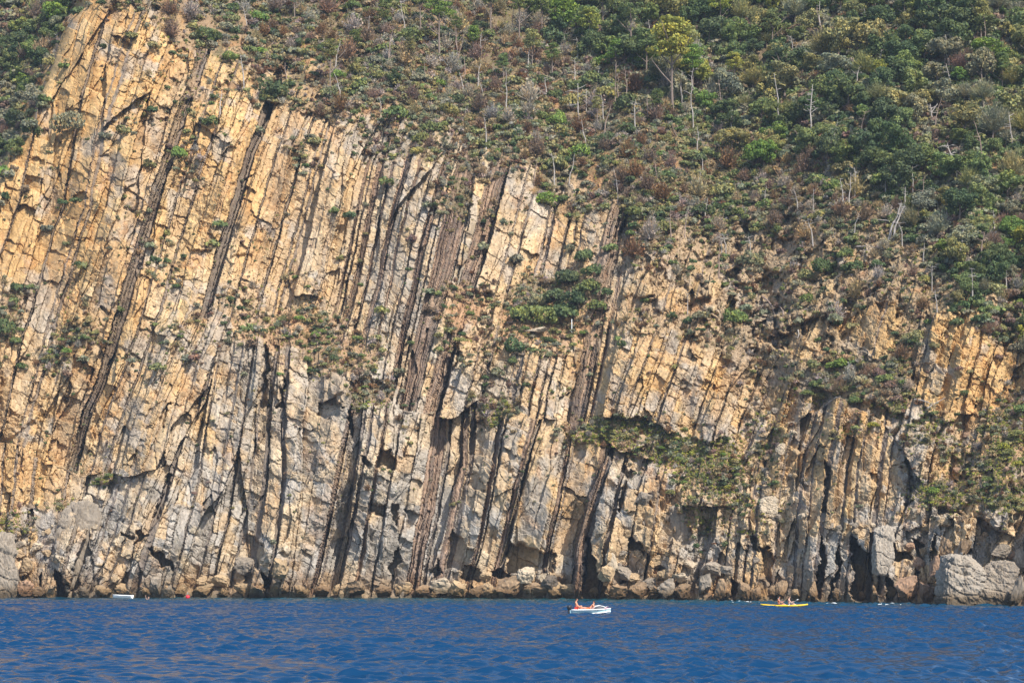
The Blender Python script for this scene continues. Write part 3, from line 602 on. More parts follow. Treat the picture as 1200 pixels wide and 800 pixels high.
def twigs_np(seed, n=260, wid=.012, h=1.0, spread=.9, leaves=120, ls=.035):
    rr = np.random.default_rng(seed); az = rr.random(n)*6.283; el = .35+rr.random(n)*1.15; ln = h*(.5+.6*rr.random(n))
    d = np.stack([np.cos(az)*np.cos(el)*spread, np.sin(az)*np.cos(el)*spread, np.sin(el)], -1); st = d*(rr.random(n)*.45)[:, None]
    en = st+d*ln[:, None]*.75+rr.normal(size=(n, 3))*.12; en[:, 2] = np.abs(en[:, 2])
    s = np.cross(d, rr.normal(size=(n, 3))); s /= np.linalg.norm(s, axis=1, keepdims=True); w_ = (wid*(.6+rr.random(n)))[:, None]
    co = np.stack([st-s*w_, st+s*w_, en+s*w_*.5, en-s*w_*.5], 1).reshape(-1, 3); q = np.arange(n*4).reshape(n, 4)
    if leaves:
        t_ = rr.random(leaves)[:, None]*.5+.5; k_ = rr.integers(0, n, leaves); P = st[k_]*(1-t_)+en[k_]*t_
        c2, q2 = quads_at(P, rr.normal(size=P.shape), ls, rr); q = np.concatenate([q, q2+len(co)]); co = np.concatenate([co, c2])
    return co, q
def tube(bm, pts, rad, seg=6, cap=True):
    rings = []
    for i, p in enumerate(pts):
        p = Vector(p); a = Vector(pts[max(i-1, 0)]); b = Vector(pts[min(i+1, len(pts)-1)]); d_ = (b-a).normalized()
        x = d_.orthogonal().normalized(); y = d_.cross(x)
        if rings and False: pass
        rings.append([bm.verts.new(p+(x*math.cos(t_)+y*math.sin(t_))*rad[i]) for t_ in [2*math.pi*k_/seg for k_ in range(seg)]])
    for a, b in zip(rings, rings[1:]):
        # line the rings up to avoid twisting
        off = min(range(seg), key=lambda o_: (a[0].co-b[o_].co).length)
        for k_ in range(seg): bm.faces.new((a[k_], a[(k_+1) % seg], b[(k_+1+off) % seg], b[(k_+off) % seg]))
    if cap: bm.faces.new(rings[0][::-1]); bm.faces.new(rings[-1])
def bm_mesh(name, bm, mats=(), smooth=False):
    me = bpy.data.meshes.new(name); bm.normal_update(); bm.to_mesh(me); bm.free()
    for m in mats: me.materials.append(m)
    if smooth:
        for p in me.polygons: p.use_smooth = True
    return me
def empty(name, loc, label=None, category=None, group=None):
    o = bpy.data.objects.new(name, None); COL.objects.link(o); o.location = loc; o.empty_display_size = .3
    if label: o['label'] = label
    if category: o['category'] = category
    if group: o['group'] = group
    return o
PAL = {'dark-green': (.085, .120, .052), 'green': (.150, .190, .068), 'bright-green': (.150, .225, .050), 'olive': (.245, .235, .10), 'yellow-green': (.30, .31, .065), 'lime': (.34, .345, .075), 'grey-green': (.225, .225, .15),
       'purple-brown': (.205, .138, .105), 'grey': (.36, .31, .27), 'rust-brown': (.185, .105, .055), 'tan': (.33, .25, .14)}
def tint(o, cname, k_=.18):
    c = PAL[cname]; f = 1+random.uniform(-k_, k_); o.color = (c[0]*f*random.uniform(.92, 1.1), c[1]*f, c[2]*f*random.uniform(.85, 1.15), 1)
TREES = [mesh_np('crown', *crown_np(100+i, nl=15+i % 6, n=2400, ls=.046, flat=.75+.04*(i % 4), spread=.78, lob=(.18, .42)), mats=[M_LEAF]) for i in range(9)]
FEATHER = [mesh_np('crown', *(lambda a: (a[0]*np.array([.8, .8, 1.0])-np.array([0, 0, .55]), a[1]))(twigs_np(160+i, n=900, wid=.008, h=1.15, leaves=1100, ls=.03)), mats=[M_LEAF]) for i in range(5)]
BUSH = [mesh_np('green_shrub', *crown_np(200+i, nl=9+i % 4, n=900, ls=.062, flat=.75, ground=True), mats=[M_LEAF]) for i in range(9)]
DRY = [mesh_np('dry_shrub', *twigs_np(300+i, n=330, leaves=260, ls=.045), mats=[M_LEAF]) for i in range(7)]
def pine_crown(seed, n=22):
    rr = np.random.default_rng(seed); co = []; q = []; k0 = 0
    for i in range(n):
        f = i/(n-1); z = -.55+1.15*f; rad = (.95-.75*max(f-.25, 0)**1.0)*(.35+.65*rr.random()); a = i*2.4+rr.random()
        c = np.array([math.cos(a)*rad*.62, math.sin(a)*rad*.62, z+rr.normal()*.05]); r_ = .20+.16*rr.random()
        m = 130; dd = rr.normal(size=(m, 3)); dd /= np.linalg.norm(dd, axis=1, keepdims=True)
        P = c+dd*r_*(.6+.45*rr.random(m))[:, None]*np.array([1, 1, .38])
        a_, b_ = quads_at(P, dd+rr.normal(size=dd.shape)*.8, .036, rr, .7); co.append(a_); q.append(b_+k0); k0 += len(a_)
    return np.concatenate(co), np.concatenate(q)
PINE = [mesh_np('crown', *pine_crown(400+i, 18+4*i), mats=[M_NEEDLE]) for i in range(4)]
def trunk_mesh(seed, h=1.0, r_=.035, limbs=3, mat=M_BARK, straight=False):
    rr = random.Random(seed); bm = bmesh.new(); pts = []; x = y = 0
    for i in range(6):
        pts.append((x, y, h*i/5)); x += rr.uniform(-.04, .04)*(.3 if straight else 1); y += rr.uniform(-.04, .04)*(.3 if straight else 1)
    tube(bm, pts, [r_*(1-.13*i) for i in range(6)])
    for k_ in range(limbs):
        b = Vector(pts[2+k_ % 3]); a = rr.uniform(0, 6.28); L = rr.uniform(.25, .42)*h
        tube(bm, [b, b+Vector((math.cos(a)*L*.5, math.sin(a)*L*.5, L*.35)), b+Vector((math.cos(a)*L, math.sin(a)*L, L*.8))], [r_*.5, r_*.35, r_*.15], 5)
    return bm_mesh('trunk', bm, [mat])
TRUNK = [trunk_mesh(i) for i in range(4)]; PTRUNK = [trunk_mesh(20+i, 1, .022, 5, M_BARK, True) for i in range(3)]
def scale_px(u, v): return float(fld(DD, u, v))/F      # metres per reference pixel there
def wpt(u, v, sink=.1):
    p = surf(u, v); return Vector((float(p[0]), float(p[1])+sink*.5, float(p[2])-sink))
# a tree: Empty > trunk, crown
def tree(u, v, r_px, cname, variant=None, words=None, hfac=1.0, group='evergreen trees of the hillside wood', label=None):
    m = scale_px(u, v); r_ = r_px*m; i = random.randrange(len(TREES)) if variant is None else variant
    e = empty('evergreen_tree', wpt(u, v, .2), label, 'tree', group); e.rotation_euler = (0, 0, random.uniform(0, 6.28))
    h = r_*1.25*hfac
    t_ = link('trunk', TRUNK[i % 4], e); t_.scale = (h*1.1, h*1.1, h*1.15)
    fe = label is None and (cname == 'purple-brown' or (cname in ('grey-green', 'olive') and random.random() < .4))
    c = link('crown', random.choice(FEATHER) if fe else TREES[i], e); c.location = (0, 0, h*.98); c.scale = (r_*random.uniform(.82, 1.22), r_*random.uniform(.82, 1.22), r_*random.uniform(.75, 1.15)); c.rotation_euler = (random.uniform(-.2, .2), random.uniform(-.2, .2), 0); tint(c, cname)
    if label is None: later(e, ('large ' if r_px > 22 else ('small ' if r_px < 15 else 'rounded '))+cname+' tree', u, v-r_px)
    return e
def shrub(u, v, r_px, cname, label=None, group='green shrubs scattered over the slope', zs=1.0, name='green_shrub'):
    m = scale_px(u, v); r_ = r_px*m; dry = name == 'dry_shrub'
    o = link(name, random.choice(DRY if dry else BUSH)); o.location = wpt(u, v, .12)+Vector((0, -r_*(.35 if v < float(np.interp(u, us, ctop)) else .75), 0)); o.rotation_euler = (random.uniform(-.1, .1), random.uniform(-.1, .1), random.uniform(0, 6.28))
    o.scale = (r_*(1 if not dry else .85), r_*(1 if not dry else .85), r_*zs*random.uniform(.85, 1.15)*(1.1 if dry else 1.0)); tint(o, cname, .22); o['category'] = 'shrub'; o['group'] = group
    if label: o['label'] = label
    else: later(o, ('large ' if r_px > 12 else ('small ' if r_px < 8 else 'rounded '))+cname+(' dry shrub' if dry else ' shrub'), u, v-r_px*.6)
    return o
def pine(u, vb, vt, r_px, cname, label=None, variant=None, group='pines on the upper slope', zs=1.0):
    r_px *= 1.22
    m = scale_px(u, vb); h = (vb-vt)*m; r_ = r_px*m; i = random.randrange(4) if variant is None else variant
    e = empty('pine_tree', wpt(u, vb, .2), label, 'pine tree', group); e.rotation_euler = (0, 0, random.uniform(0, 6.28))
    t_ = link('trunk', PTRUNK[i % 3], e); t_.scale = (h*.62+1.2, h*.62+1.2, h*.92)
    c = link('crown', PINE[i], e); c.scale = (r_, r_, r_*zs); c.location = (0, 0, h-r_*zs*.55); tint(c, cname)
    if label is None: later(e, ('tall ' if h > 5.5 else 'slim ')+cname+' pine', u, (vb+vt)/2)
    return e
# a dead tree: Empty > trunk, branches
def snag(u0, v0, u1, v1, thick=1.0, branches=4, blen=9, label=None, mat=None, fork=False, lying=False, seed=None, hdir=None):
    """base at (u0, v0) on the ground, tip towards (u1, v1)"""
    rr = random.Random(seed if seed is not None else int(u0*7+v0)); m = scale_px(u0, v0); mat = mat or rr.choice([M_DEAD, M_DEAD, M_DEAD, M_DEADB])
    b = wpt(u0, v0, .2)
    if lying: tip = wpt(u1, v1, -.15)-b; b = wpt(u0, v0, -.15)
    else: tip = Vector(((u1-u0)*m, rr.uniform(-.5, .5), (v0-v1)*m+.2))
    if not lying: b = b+Vector((0, -1.6, 0)); b.x *= b.y/(b.y+1.6); b.z = CAMZ+(b.z-CAMZ)*b.y/(b.y+1.6)
    L = tip.length; n = 6; side = tip.normalized().cross(Vector((0, 1, 0))).normalized()*L*rr.uniform(-.05, .05)
    pts = [tip*(i/n)+(Vector((0, 0, -1.3)) if i == 0 and not lying else Vector())+side*math.sin(math.pi*i/n)+Vector((rr.uniform(-1, 1), rr.uniform(-1, 1), 0))*.02*L*(0 < i < n) for i in range(n+1)]
    r0 = .09*thick*(L/4)**.35
    e = empty('fallen_log' if lying else 'dead_tree', b, label, 'log' if lying else 'dead tree', 'fallen logs on the slope' if lying else 'bleached dead trees standing on the slope')
    bm = bmesh.new(); tube(bm, pts, [r0*(1.25 if i == 0 else 1)*(1-.72*i/n) for i in range(n+1)], 6); link('trunk', bm_mesh('trunk', bm, [mat]), e)
    for k_ in range(branches):
        f = rr.uniform(.4, .97); p = tip*f; i = min(int(f*n), n-1); p = Vector(pts[i]).lerp(Vector(pts[i+1]), f*n-i)
        a = (0 if k_ % 2 else math.pi)+rr.uniform(-.8, .8); bl = blen*m*rr.uniform(.4, 1.15)*(1.15-f*.5)
        d_ = Vector((math.cos(a), math.sin(a)*.8, rr.uniform(-.15, .55))); q1 = p+d_*bl*.5+Vector((0, 0, rr.uniform(-.1, .05)*bl)); q2 = p+d_*bl+Vector((0, 0, rr.uniform(-.25, .2)*bl))
        bm = bmesh.new(); tube(bm, [p, q1, q2], [r0*.42, r0*.3, r0*.12], 5)
        if bl > .6: tube(bm, [q1, q1+Vector((d_.x*.3, rr.uniform(-.4, .4), rr.uniform(.1, .5)))*bl*.6], [r0*.25, r0*.1], 4)
        link('branch', bm_mesh('branch', bm, [mat]), e)
    if fork:
        bm = bmesh.new(); q = Vector(pts[3]); tube(bm, [q, q+Vector((tip.x*.15+.5, 0, tip.z*.3)), q+Vector((tip.x*.2+.9, .2, tip.z*.55))], [r0*.6, r0*.4, r0*.2], 5); link('branch', bm_mesh('branch', bm, [mat]), e)
    if label is None: later(e, ('pale' if mat is M_DEAD else 'brown')+(' fallen log' if lying else (' short dead trunk' if L < 3 else ' tall dead trunk')), (u0+u1)/2, (v0+v1)/2)
    return e

# ---------------------------------------------------------------- zones
forest_polys = [[(640, -200), (632, 10), (700, 70), (760, 110), (830, 120), (862, 165), (905, 200), (940, 175), (1000, 190), (1040, 235), (1090, 300), (1118, 350), (1160, 400), (1200, 408), (1400, 420), (1400, -200)],
    [(-200, -200), (92, -200), (96, 6), (80, 24), (58, 84), (28, 150), (0, 200), (-200, 330)]]
FOR = np.zeros_like(U)
for P in forest_polys: FOR = np.maximum(FOR, sstep(-10, 16, polyd(U+wx*5, V+wy*5, P)))
gap = sstep(.66, .74, fbm(U/40, V/26, 901, 3))       # clearings
FOR = FOR*(1-gap*.75)
PLACED = []
class Grid:
    def __init__(s): s.c = {}
    def ok(s, u, v, r_, k_=.9):
        gi, gj = int(u//20), int(v//20)
        for a in range(gi-2, gi+3):
            for b in range(gj-2, gj+3):
                for (x, y, q) in s.c.get((a, b), ()):
                    if math.hypot(u-x, (v-y)*1.45) < (r_+q)*k_: return False
        return True
    def add(s, u, v, r_): s.c.setdefault((int(u//20), int(v//20)), []).append((u, v, r_))
G1 = Grid()
# the pines, dead trees and bushes one can pick out in the photograph
pine(789, 140, 22, 30, 'yellow-green', 'tall airy pine with yellow-green layered crown above the upper middle slope', 3, zs=.95)
pine(757, 92, 34, 20, 'green', 'slender dark-stemmed pine just left of the tall yellow-green pine', 1, zs=.9)
pine(812, 120, 52, 17, 'bright-green', 'bright-green pine tucked against the right side of the tall yellow-green pine', 2)
for a in [(515, 70, -12, 20, 'bright-green'), (660, 62, -4, 22, 'bright-green'), (690, 66, 8, 18, 'yellow-green'), (634, 52, -14, 18, 'green'), (575, 40, -20, 15, 'green'), (609, 46, -10, 12, 'green'), (387, 108, 46, 13, 'olive'), (740, 62, -8, 18, 'green'), (845, 40, -16, 18, 'yellow-green'), (675, 40, -20, 14, 'yellow-green'),
          (860, 26, -24, 16, 'green'), (706, 34, -22, 16, 'green'), (1150, 50, -2, 14, 'olive'), (1060, 30, -14, 14, 'green'), (493, 40, -14, 12, 'green'), (345, 24, -20, 12, 'green'), (535, 66, 18, 9, 'green'), (1175, 110, 62, 14, 'green'), (940, 28, -14, 14, 'yellow-green'), (1030, 110, 70, 13, 'yellow-green'), (985, 20, -20, 14, 'green'), (1100, 24, -20, 14, 'green'), (450, 44, 4, 12, 'green'), (555, 74, 30, 11, 'bright-green'), (624, 82, 34, 13, 'olive'), (648, 96, 50, 12, 'green'), (722, 96, 46, 13, 'bright-green'), (770, 150, 104, 11, 'green'), (700, 150, 112, 9, 'olive'), (480, 84, 44, 10, 'olive'), (590, 100, 62, 10, 'green'), (860, 110, 60, 13, 'yellow-green'), (905, 60, 10, 14, 'green'), (416, 70, 34, 9, 'green')]: pine(*a)
tree(463, 104, 13, 'dark-green', 2, label='round dark-green tree standing alone on the upper slope, left of centre')
shrub(321, 110, 21, 'dark-green', 'large round dark-green bush at the cliff top edge, upper left', zs=1.1)
shrub(83, 152, 22, 'grey-green', 'large dusky grey-green bush growing on the orange face at far upper left', zs=1.3)
shrub(210, 182, 12, 'bright-green', 'bright-green small bush in the pale gully of the upper left cliff', zs=1.4)
for a in [(612, 366, 14), (632, 372, 17), (655, 366, 18), (628, 352, 12), (648, 348, 16), (676, 350, 15), (690, 336, 15), (694, 316, 12), (684, 300, 11), (668, 325, 14), (700, 358, 10)]:
    shrub(a[0], a[1]+4, a[2]*1.35, random.choice(['dark-green', 'dark-green', 'green', 'grey-green']), group='dark shrubs of the ledge thicket', zs=1.1)
shrub(602, 410, 16, 'dark-green', 'upright dark-green bush with trailing foliage just below the middle ledge', zs=1.6); shrub(600, 424, 8, 'dark-green', 'narrow dark-green bush trailing down the crack under the middle ledge', zs=1.5)
shrub(645, 398, 7, 'dark-green', 'small dark round shrub beside the pale rock slab on the ledge'); shrub(638, 218, 10, 'green', 'rounded green bush on the slope just above the central crag')
shrub(945, 352, 12, 'green', 'round bright bush standing alone on the rubble slope, right of centre', zs=1.3); shrub(982, 428, 17, 'bright-green', 'flat-topped bright green bush on the brown patch, lower right slope', zs=.8)
shrub(1129, 461, 9, 'dark-green', 'small round dark-green bush on the orange right-hand crag'); tree(829, 134, 15, 'bright-green', 4, label='bright-green rounded tree beside the pale stems right of the tall pine')
shrub(990, 300, 13, 'green', zs=1.1); shrub(980, 312, 9, 'green'); shrub(8, 388, 16, 'dark-green', 'dark green bush at the photo\'s left edge, mid height', zs=1.4); shrub(4, 205, 14, 'bright-green', 'bright green bush on the left edge just below the gully wood', zs=1.3)
for a in [(1030, 440, 13), (1044, 452, 13), (1050, 468, 12), (1036, 462, 10), (1020, 430, 10), (1056, 482, 8)]: shrub(a[0], a[1], a[2], 'purple-brown', group='reddish brown shrubs of the right-hand thicket')
for a in [(1004, 470, 12, 'green'), (990, 458, 12, 'olive'), (1008, 448, 13, 'grey-green'), (960, 466, 12, 'olive'), (938, 440, 13, 'grey-green'), (946, 460, 10, 'green'), (1190, 510, 12, 'olive'), (1196, 480, 12, 'green'), (1180, 530, 10, 'olive'), (860, 205, 11, 'green'), (1070, 400, 12, 'green'), (1012, 140, 19, 'dark-green'), (1135, 230, 20, 'olive')]:
    (tree if a[2] > 14 else shrub)(a[0], a[1], a[2], a[3])
S_ = [(475, 29, 469, 0), (433, 39, 433, 18), (536, 67, 533, 30), (561, 57, 565, 42), (593, 127, 593, 84), (687, 165, 682, 140), (734, 118, 732, 78), (720, 115, 721, 88), (759, 128, 759, 113), (795, 160, 786, 142), (799, 118, 799, 84), (663, 55, 661, 38), (677, 62, 676, 44), (446, 128, 444, 113), (543, 104, 538, 84), (600, 30, 603, 2),
      (870, 44, 866, 25), (813, 142, 813, 80), (846, 125, 842, 94), (911, 145, 907, 86), (916, 138, 915, 114), (858, 152, 859, 128), (922, 157, 922, 143), (824, 195, 823, 182), (1154, 47, 1153, 17), (1016, 32, 1012, 10), (1094, 20, 1094, -6), (1152, 182, 1141, 142), (1070, 218, 1070, 194), (1075, 250, 1083, 206), (1061, 236, 1061, 219),
      (988, 236, 985, 209), (995, 236, 997, 202), (1001, 222, 1001, 196), (953, 241, 953, 221), (1159, 198, 1158, 183), (1165, 262, 1164, 246), (1150, 294, 1154, 272), (1092, 324, 1092, 311), (1099, 358, 1096, 339), (846, 289, 843, 275), (851, 288, 847, 274), (1082, 298, 1083, 285), (1125, 302, 1125, 285), (806, 357, 806, 344), (337, 91, 334, 73), (258, 120, 260, 105), (290, 30, 284, 4), (880, 290, 877, 276), (700, 92, 703, 76), (640, 108, 638, 90), (498, 88, 496, 70), (560, 92, 563, 74), (1110, 262, 1108, 246), (1038, 214, 1040, 196), (896, 236, 898, 218), (826, 250, 829, 232), (770, 204, 767, 188), (1180, 330, 1181, 312), (1140, 330, 1138, 314), (1168, 150, 1172, 130), (982, 66, 979, 46), (1046, 74, 1048, 56), (960, 28, 958, 8), (930, 60, 927, 42), (1186, 210, 1190, 190)]
for _ in range(75):
    q = random.uniform(250, 1195), random.uniform(25, 330)
    if q[1] > float(np.interp(q[0], us, ctop))-25: continue
    S_.append((q[0], q[1], q[0]+random.uniform(-9, 9), q[1]-random.uniform(10, 34)))
for a in S_: snag(*a, thick=random.uniform(.75, 1.15), branches=random.choice([2, 3, 4, 5, 7]), blen=random.uniform(5, 12))
snag(679, 142, 677, 98, 1.2, 5, 20, 'bleached dead trunk with one long crossbar branch at its top, upper centre', M_DEAD); snag(745, 145, 745, 117, 1.1, 8, 9, 'short bleached dead tree with star-shaped branches beside a thin grey stem', M_DEAD)
snag(950, 162, 952, 99, 1.1, 14, 9, 'tall bleached snag with many short rib-like branches among dark crowns', M_DEAD); snag(924, 94, 909, 60, 1.6, 5, 12, 'thick leaning snag with hooked crown of branches, upper right wood', M_DEADB)
snag(1123, 203, 1110, 168, 1.5, 7, 15, 'curved white snag with branches to its left, upper right', M_DEAD); snag(1093, 141, 1090, 122, 1.5, 6, 14, 'white forked dead tree with spreading branches, upper right wood', M_DEAD, fork=True)
snag(1041, 270, 1056, 238, 1.8, 2, 8, 'left-hand thick stem of the leaning split snag, right of centre', M_DEAD); snag(1047, 270, 1060, 241, 1.5, 3, 8, 'right-hand thinner stem of the leaning split snag, right of centre', M_DEAD)
for a in [(976, 230, 992, 258), (1103, 297, 1124, 274), (893, 349, 908, 374), (1086, 480, 1108, 471), (966, 478, 984, 470), (886, 431, 890, 444), (800, 209, 816, 214), (41, 66, 70, 44), (46, 60, 68, 46), (745, 206, 728, 202), (918, 371, 908, 360), (1052, 262, 1020, 262), (935, 388, 934, 402), (510, 120, 528, 130), (1003, 290, 1032, 296), (1072, 470, 1092, 480), (700, 196, 712, 206)]:
    snag(*a, thick=1.1, branches=random.choice([0, 1, 2]), blen=6, lying=True)
print('picked plants')

# evergreen wood: one tree at a time
ntree = 0
for k_ in range(26000):
    u = random.uniform(-20, 1225); v = random.uniform(-14, 425)
    if u > 110 and u < 600: continue
    f = float(fld(FOR, u, v))
    if random.random() > f: continue
    r_ = random.uniform(13, 27) if u > 560 else random.uniform(10, 18)
    if v > 250: r_ *= .8
    if not G1.ok(u, v, r_, .44): continue
    G1.add(u, v, r_); n_ = float(vnoise(np.float32([u/70]), np.float32([v/45]), 77)[0])+random.uniform(-.25, .25)
    cn = 'dark-green' if n_ < .30 else ('green' if n_ < .46 else ('olive' if n_ < .60 else ('grey-green' if n_ < .74 else ('bright-green' if n_ < .83 else ('purple-brown' if n_ < .93 else 'yellow-green')))))
    if u < 110: cn = random.choice(['dark-green', 'dark-green', 'green', 'bright-green', 'purple-brown', 'grey-green'])
    tree(u, v+r_*.5, r_, cn); ntree += 1
    if ntree >= 292: break
print('trees', ntree)
# shrubs of the scrub slope and the cliff ledges
counts = {'green_shrub': 0, 'dry_shrub': 0}
G2 = Grid(); SCR = np.clip(VEG*1.25-.15, 0, 1)*(1-FOR*.8)*(1-.4*DRYZ)
for k_ in range(60000):
    u = random.uniform(-8, 1208); v = random.uniform(-6, 640)
    f = float(fld(SCR, u, v))
    if random.random() > f*f: continue
    up_ = v < float(np.interp(u, us, ctop)); d2 = v-float(np.interp(u, us, ctop))
    r_ = (9.5+12*random.random()**1.4) if up_ else (4.4+4.6*random.random()**1.8)
    # the strip of slope right above the cliff edge is barer
    if up_ and d2 > -45 and random.random() < .5: r_ *= .7
    if r_ < 4.2 or not G2.ok(u, v, r_, .55): continue
    n_ = float(vnoise(np.float32([u/50]), np.float32([v/36]), 78)[0])+random.uniform(-.3, .3)
    dry = n_ > .56 and up_ or random.random() < .18
    nm = 'dry_shrub' if dry else 'green_shrub'
    if counts[nm] >= 292: continue
    counts[nm] += 1; G2.add(u, v, r_)
    if dry: cn = random.choice(['purple-brown', 'purple-brown', 'grey', 'grey', 'rust-brown', 'tan'])
    else: cn = random.choice(['green', 'dark-green', 'olive', 'olive', 'grey-green', 'bright-green', 'dark-green', 'green']) if up_ or v < 480 else random.choice(['olive', 'green', 'yellow-green', 'grey-green', 'bright-green'])
    shrub(u, v, r_, cn, group=('dry shrubs scattered over the slope' if dry else 'green shrubs scattered over the slope'), name=nm)
print(counts)

# ---------------------------------------------------------------- ground cover nobody could count
SM_B = [crown_np(500+i, nl=5, n=130, ls=.15, flat=.75, ground=True) for i in range(8)]
SM_D = [twigs_np(520+i, n=70, wid=.035, leaves=70, ls=.10) for i in range(6)]
SM_G = [twigs_np(540+i, n=34, wid=.05, leaves=0, spread=.7) for i in range(6)]
def scatter(name, label, cat, cand, n, protos, rfun, pal, seed, dens, region, yj=.1, kk=.15):
    rr = np.random.default_rng(seed); u = region[0]+(region[2]-region[0])*rr.random(cand); v = region[1]+(region[3]-region[1])*rr.random(cand)
    keep = rr.random(cand) < dens(u, v); u, v = u[keep][:n], v[keep][:n]; n = len(u)
    P = surf(u, v); m = fld(DD, u, v)/F; r_ = rfun(u, v, rr, n)*m
    cs = np.array([PAL[c] for c in pal], np.float32); nz = vnoise((u/38).astype(np.float32), (v/28).astype(np.float32), seed)
    ci = np.clip(((nz*.75+rr.random(n)*.5-.12)*len(pal)).astype(int), 0, len(pal)-1); base = cs[ci]*(1+kk*2*(rr.random((n, 1))-.5))*(1+.16*(rr.random((n, 3))-.5))
    co = []; qs = []; cl = []; k0 = 0; vi = rr.integers(0, len(protos), n); an = rr.random(n)*6.283
    for p_ in range(len(protos)):
        idx = np.where(vi == p_)[0]; pc, pq = protos[p_]
        if not len(idx): continue
        ca, sa = np.cos(an[idx])[:, None], np.sin(an[idx])[:, None]; s = r_[idx][:, None]
        x = (pc[None, :, 0]*ca-pc[None, :, 1]*sa)*s+P[idx, 0][:, None]; y = (pc[None, :, 0]*sa+pc[None, :, 1]*ca)*s+P[idx, 1][:, None]-.4*s; z = pc[None, :, 2]*s+P[idx, 2][:, None]-.06
        co.append(np.stack([x, y, z], -1).reshape(-1, 3)); M_ = len(pc)
        qs.append((pq[None]+(np.arange(len(idx))*M_)[:, None, None]).reshape(-1, 4)+k0); k0 += M_*len(idx); cl.append(np.repeat(base[idx], M_, 0))
    me = mesh_np(name, np.concatenate(co), np.concatenate(qs), np.concatenate(cl), [M_LEAFS]); o = link(name, me, kind='stuff'); o['label'] = label; o['category'] = cat
    print(name, n, len(me.polygons)); return o
hillf = lambda u, v: (v < np.interp(u, us, ctop)-2)
scatter('undergrowth', 'dark mixed undergrowth filling the gaps between crowns in the wood', 'undergrowth', 30000, 7000, SM_B, lambda u, v, rr, n: 5+7*rr.random(n), ['dark-green', 'dark-green', 'green', 'grey-green', 'olive', 'purple-brown', 'grey-green'], 61,
        lambda u, v: np.clip(fld(FOR, u, v)*.9+.02, 0, 1), (-110, -95, 1310, 440))
scatter('scrub', 'low mixed green and brown scrub covering the dry slope', 'scrub', 60000, 9500, SM_B, lambda u, v, rr, n: 2.4+7.5*rr.random(n)**1.4*(1-.45*fld(DRYZ, u, v))*np.where(hillf(u, v+40), 1, .6), ['dark-green', 'green', 'olive', 'grey-green', 'olive', 'tan', 'dark-green', 'grey-green', 'purple-brown', 'rust-brown'], 62,
        lambda u, v: np.clip(fld(VEG, u, v)**1.3*.95*(.35+1.1*sstep(.35, .62, fbm(u/55, v/36, 951, 3))), 0, 1)*np.where(hillf(u, v), 1, .6)*(1-.8*fld(FOR, u, v))*(1-.35*fld(DRYZ, u, v)), (-110, -95, 1310, 660))
scatter('dry_brush', 'grey and purplish leafless brush between the green shrubs', 'brush', 50000, 8000, SM_D, lambda u, v, rr, n: 2.8+5.5*rr.random(n)**1.5, ['grey', 'purple-brown', 'grey', 'tan', 'grey-green', 'rust-brown', 'tan', 'grey'], 63,
        lambda u, v: np.clip(fld(VEG, u, v)**1.3*.9*(.35+1.1*sstep(.38, .62, fbm(u/50, v/34, 955, 3))), 0, 1)*np.where(hillf(u, v), 1, .35)*(1-.6*fld(FOR, u, v))*(1-.3*fld(DRYZ, u, v)), (-110, -95, 1310, 640))
scatter('grass', 'dry and green grass tufts on ledges and slopes', 'grass', 90000, 22000, SM_G, lambda u, v, rr, n: 1.2+2.2*rr.random(n), ['tan', 'tan', 'olive', 'tan', 'yellow-green', 'tan', 'olive'], 64,
        lambda u, v: np.clip(fld(VEG, u, v)*1.2-.1, 0, 1)*(1-.8*fld(FOR, u, v)), (-110, -95, 1310, 660))
scatter('grass_ramp', 'yellow-green grass and low plants on the ramps of the lower cliff', 'grass', 70000, 8500, SM_G+SM_B+SM_G, lambda u, v, rr, n: 1.3+1.7*rr.random(n), ['lime', 'yellow-green', 'lime', 'green', 'lime', 'olive'], 65,
        lambda u, v: np.clip(fld(VEG, u, v)*1.3-.35, 0, 1)*(v > 470), (-20, 470, 1220, 640))
scatter('cliff_tufts', 'tiny grey-green and brown plants rooted in cracks of the cliff', 'plants', 30000, 1500, SM_B, lambda u, v, rr, n: 1.3+2.6*rr.random(n)**2, ['grey-green', 'olive', 'purple-brown', 'dark-green', 'grey-green', 'olive'], 66,
        lambda u, v: np.where(hillf(u, v), 0, .10+.25*fld(RUB, u, v))*(v < 600), (-110, 20, 1310, 620))
# ---------------------------------------------------------------- boulders: cut stones, each its own mesh
def stone_np(seed, cuts=15, box=(1, 1, 1)):
    bm = bmesh.new(); bmesh.ops.create_icosphere(bm, subdivisions=4, radius=1.0); rr = random.Random(seed)
    for v in bm.verts: v.co = Vector((max(-.82, min(.82, v.co.x*1.15)), max(-.82, min(.82, v.co.y*1.15)), max(-.82, min(.82, v.co.z*1.15))))
    for k_ in range(cuts):
        n = Vector((rr.gauss(0, 1), rr.gauss(0, 1), rr.gauss(0, .8))).normalized(); d_ = rr.uniform(.42, .8)
        for v in bm.verts:
            t_ = v.co.dot(n)-d_
            if t_ > 0: v.co -= n*t_*.985
    from mathutils import noise
    for v in bm.verts:
        p = v.co*2.2+Vector((seed, 0, 0)); v.co += v.co.normalized()*(noise.fractal(p*1.6, .8, 2.0, 5)*.075+(.045 if noise.noise(p*1.7) > .05 else -.03))
    return bm
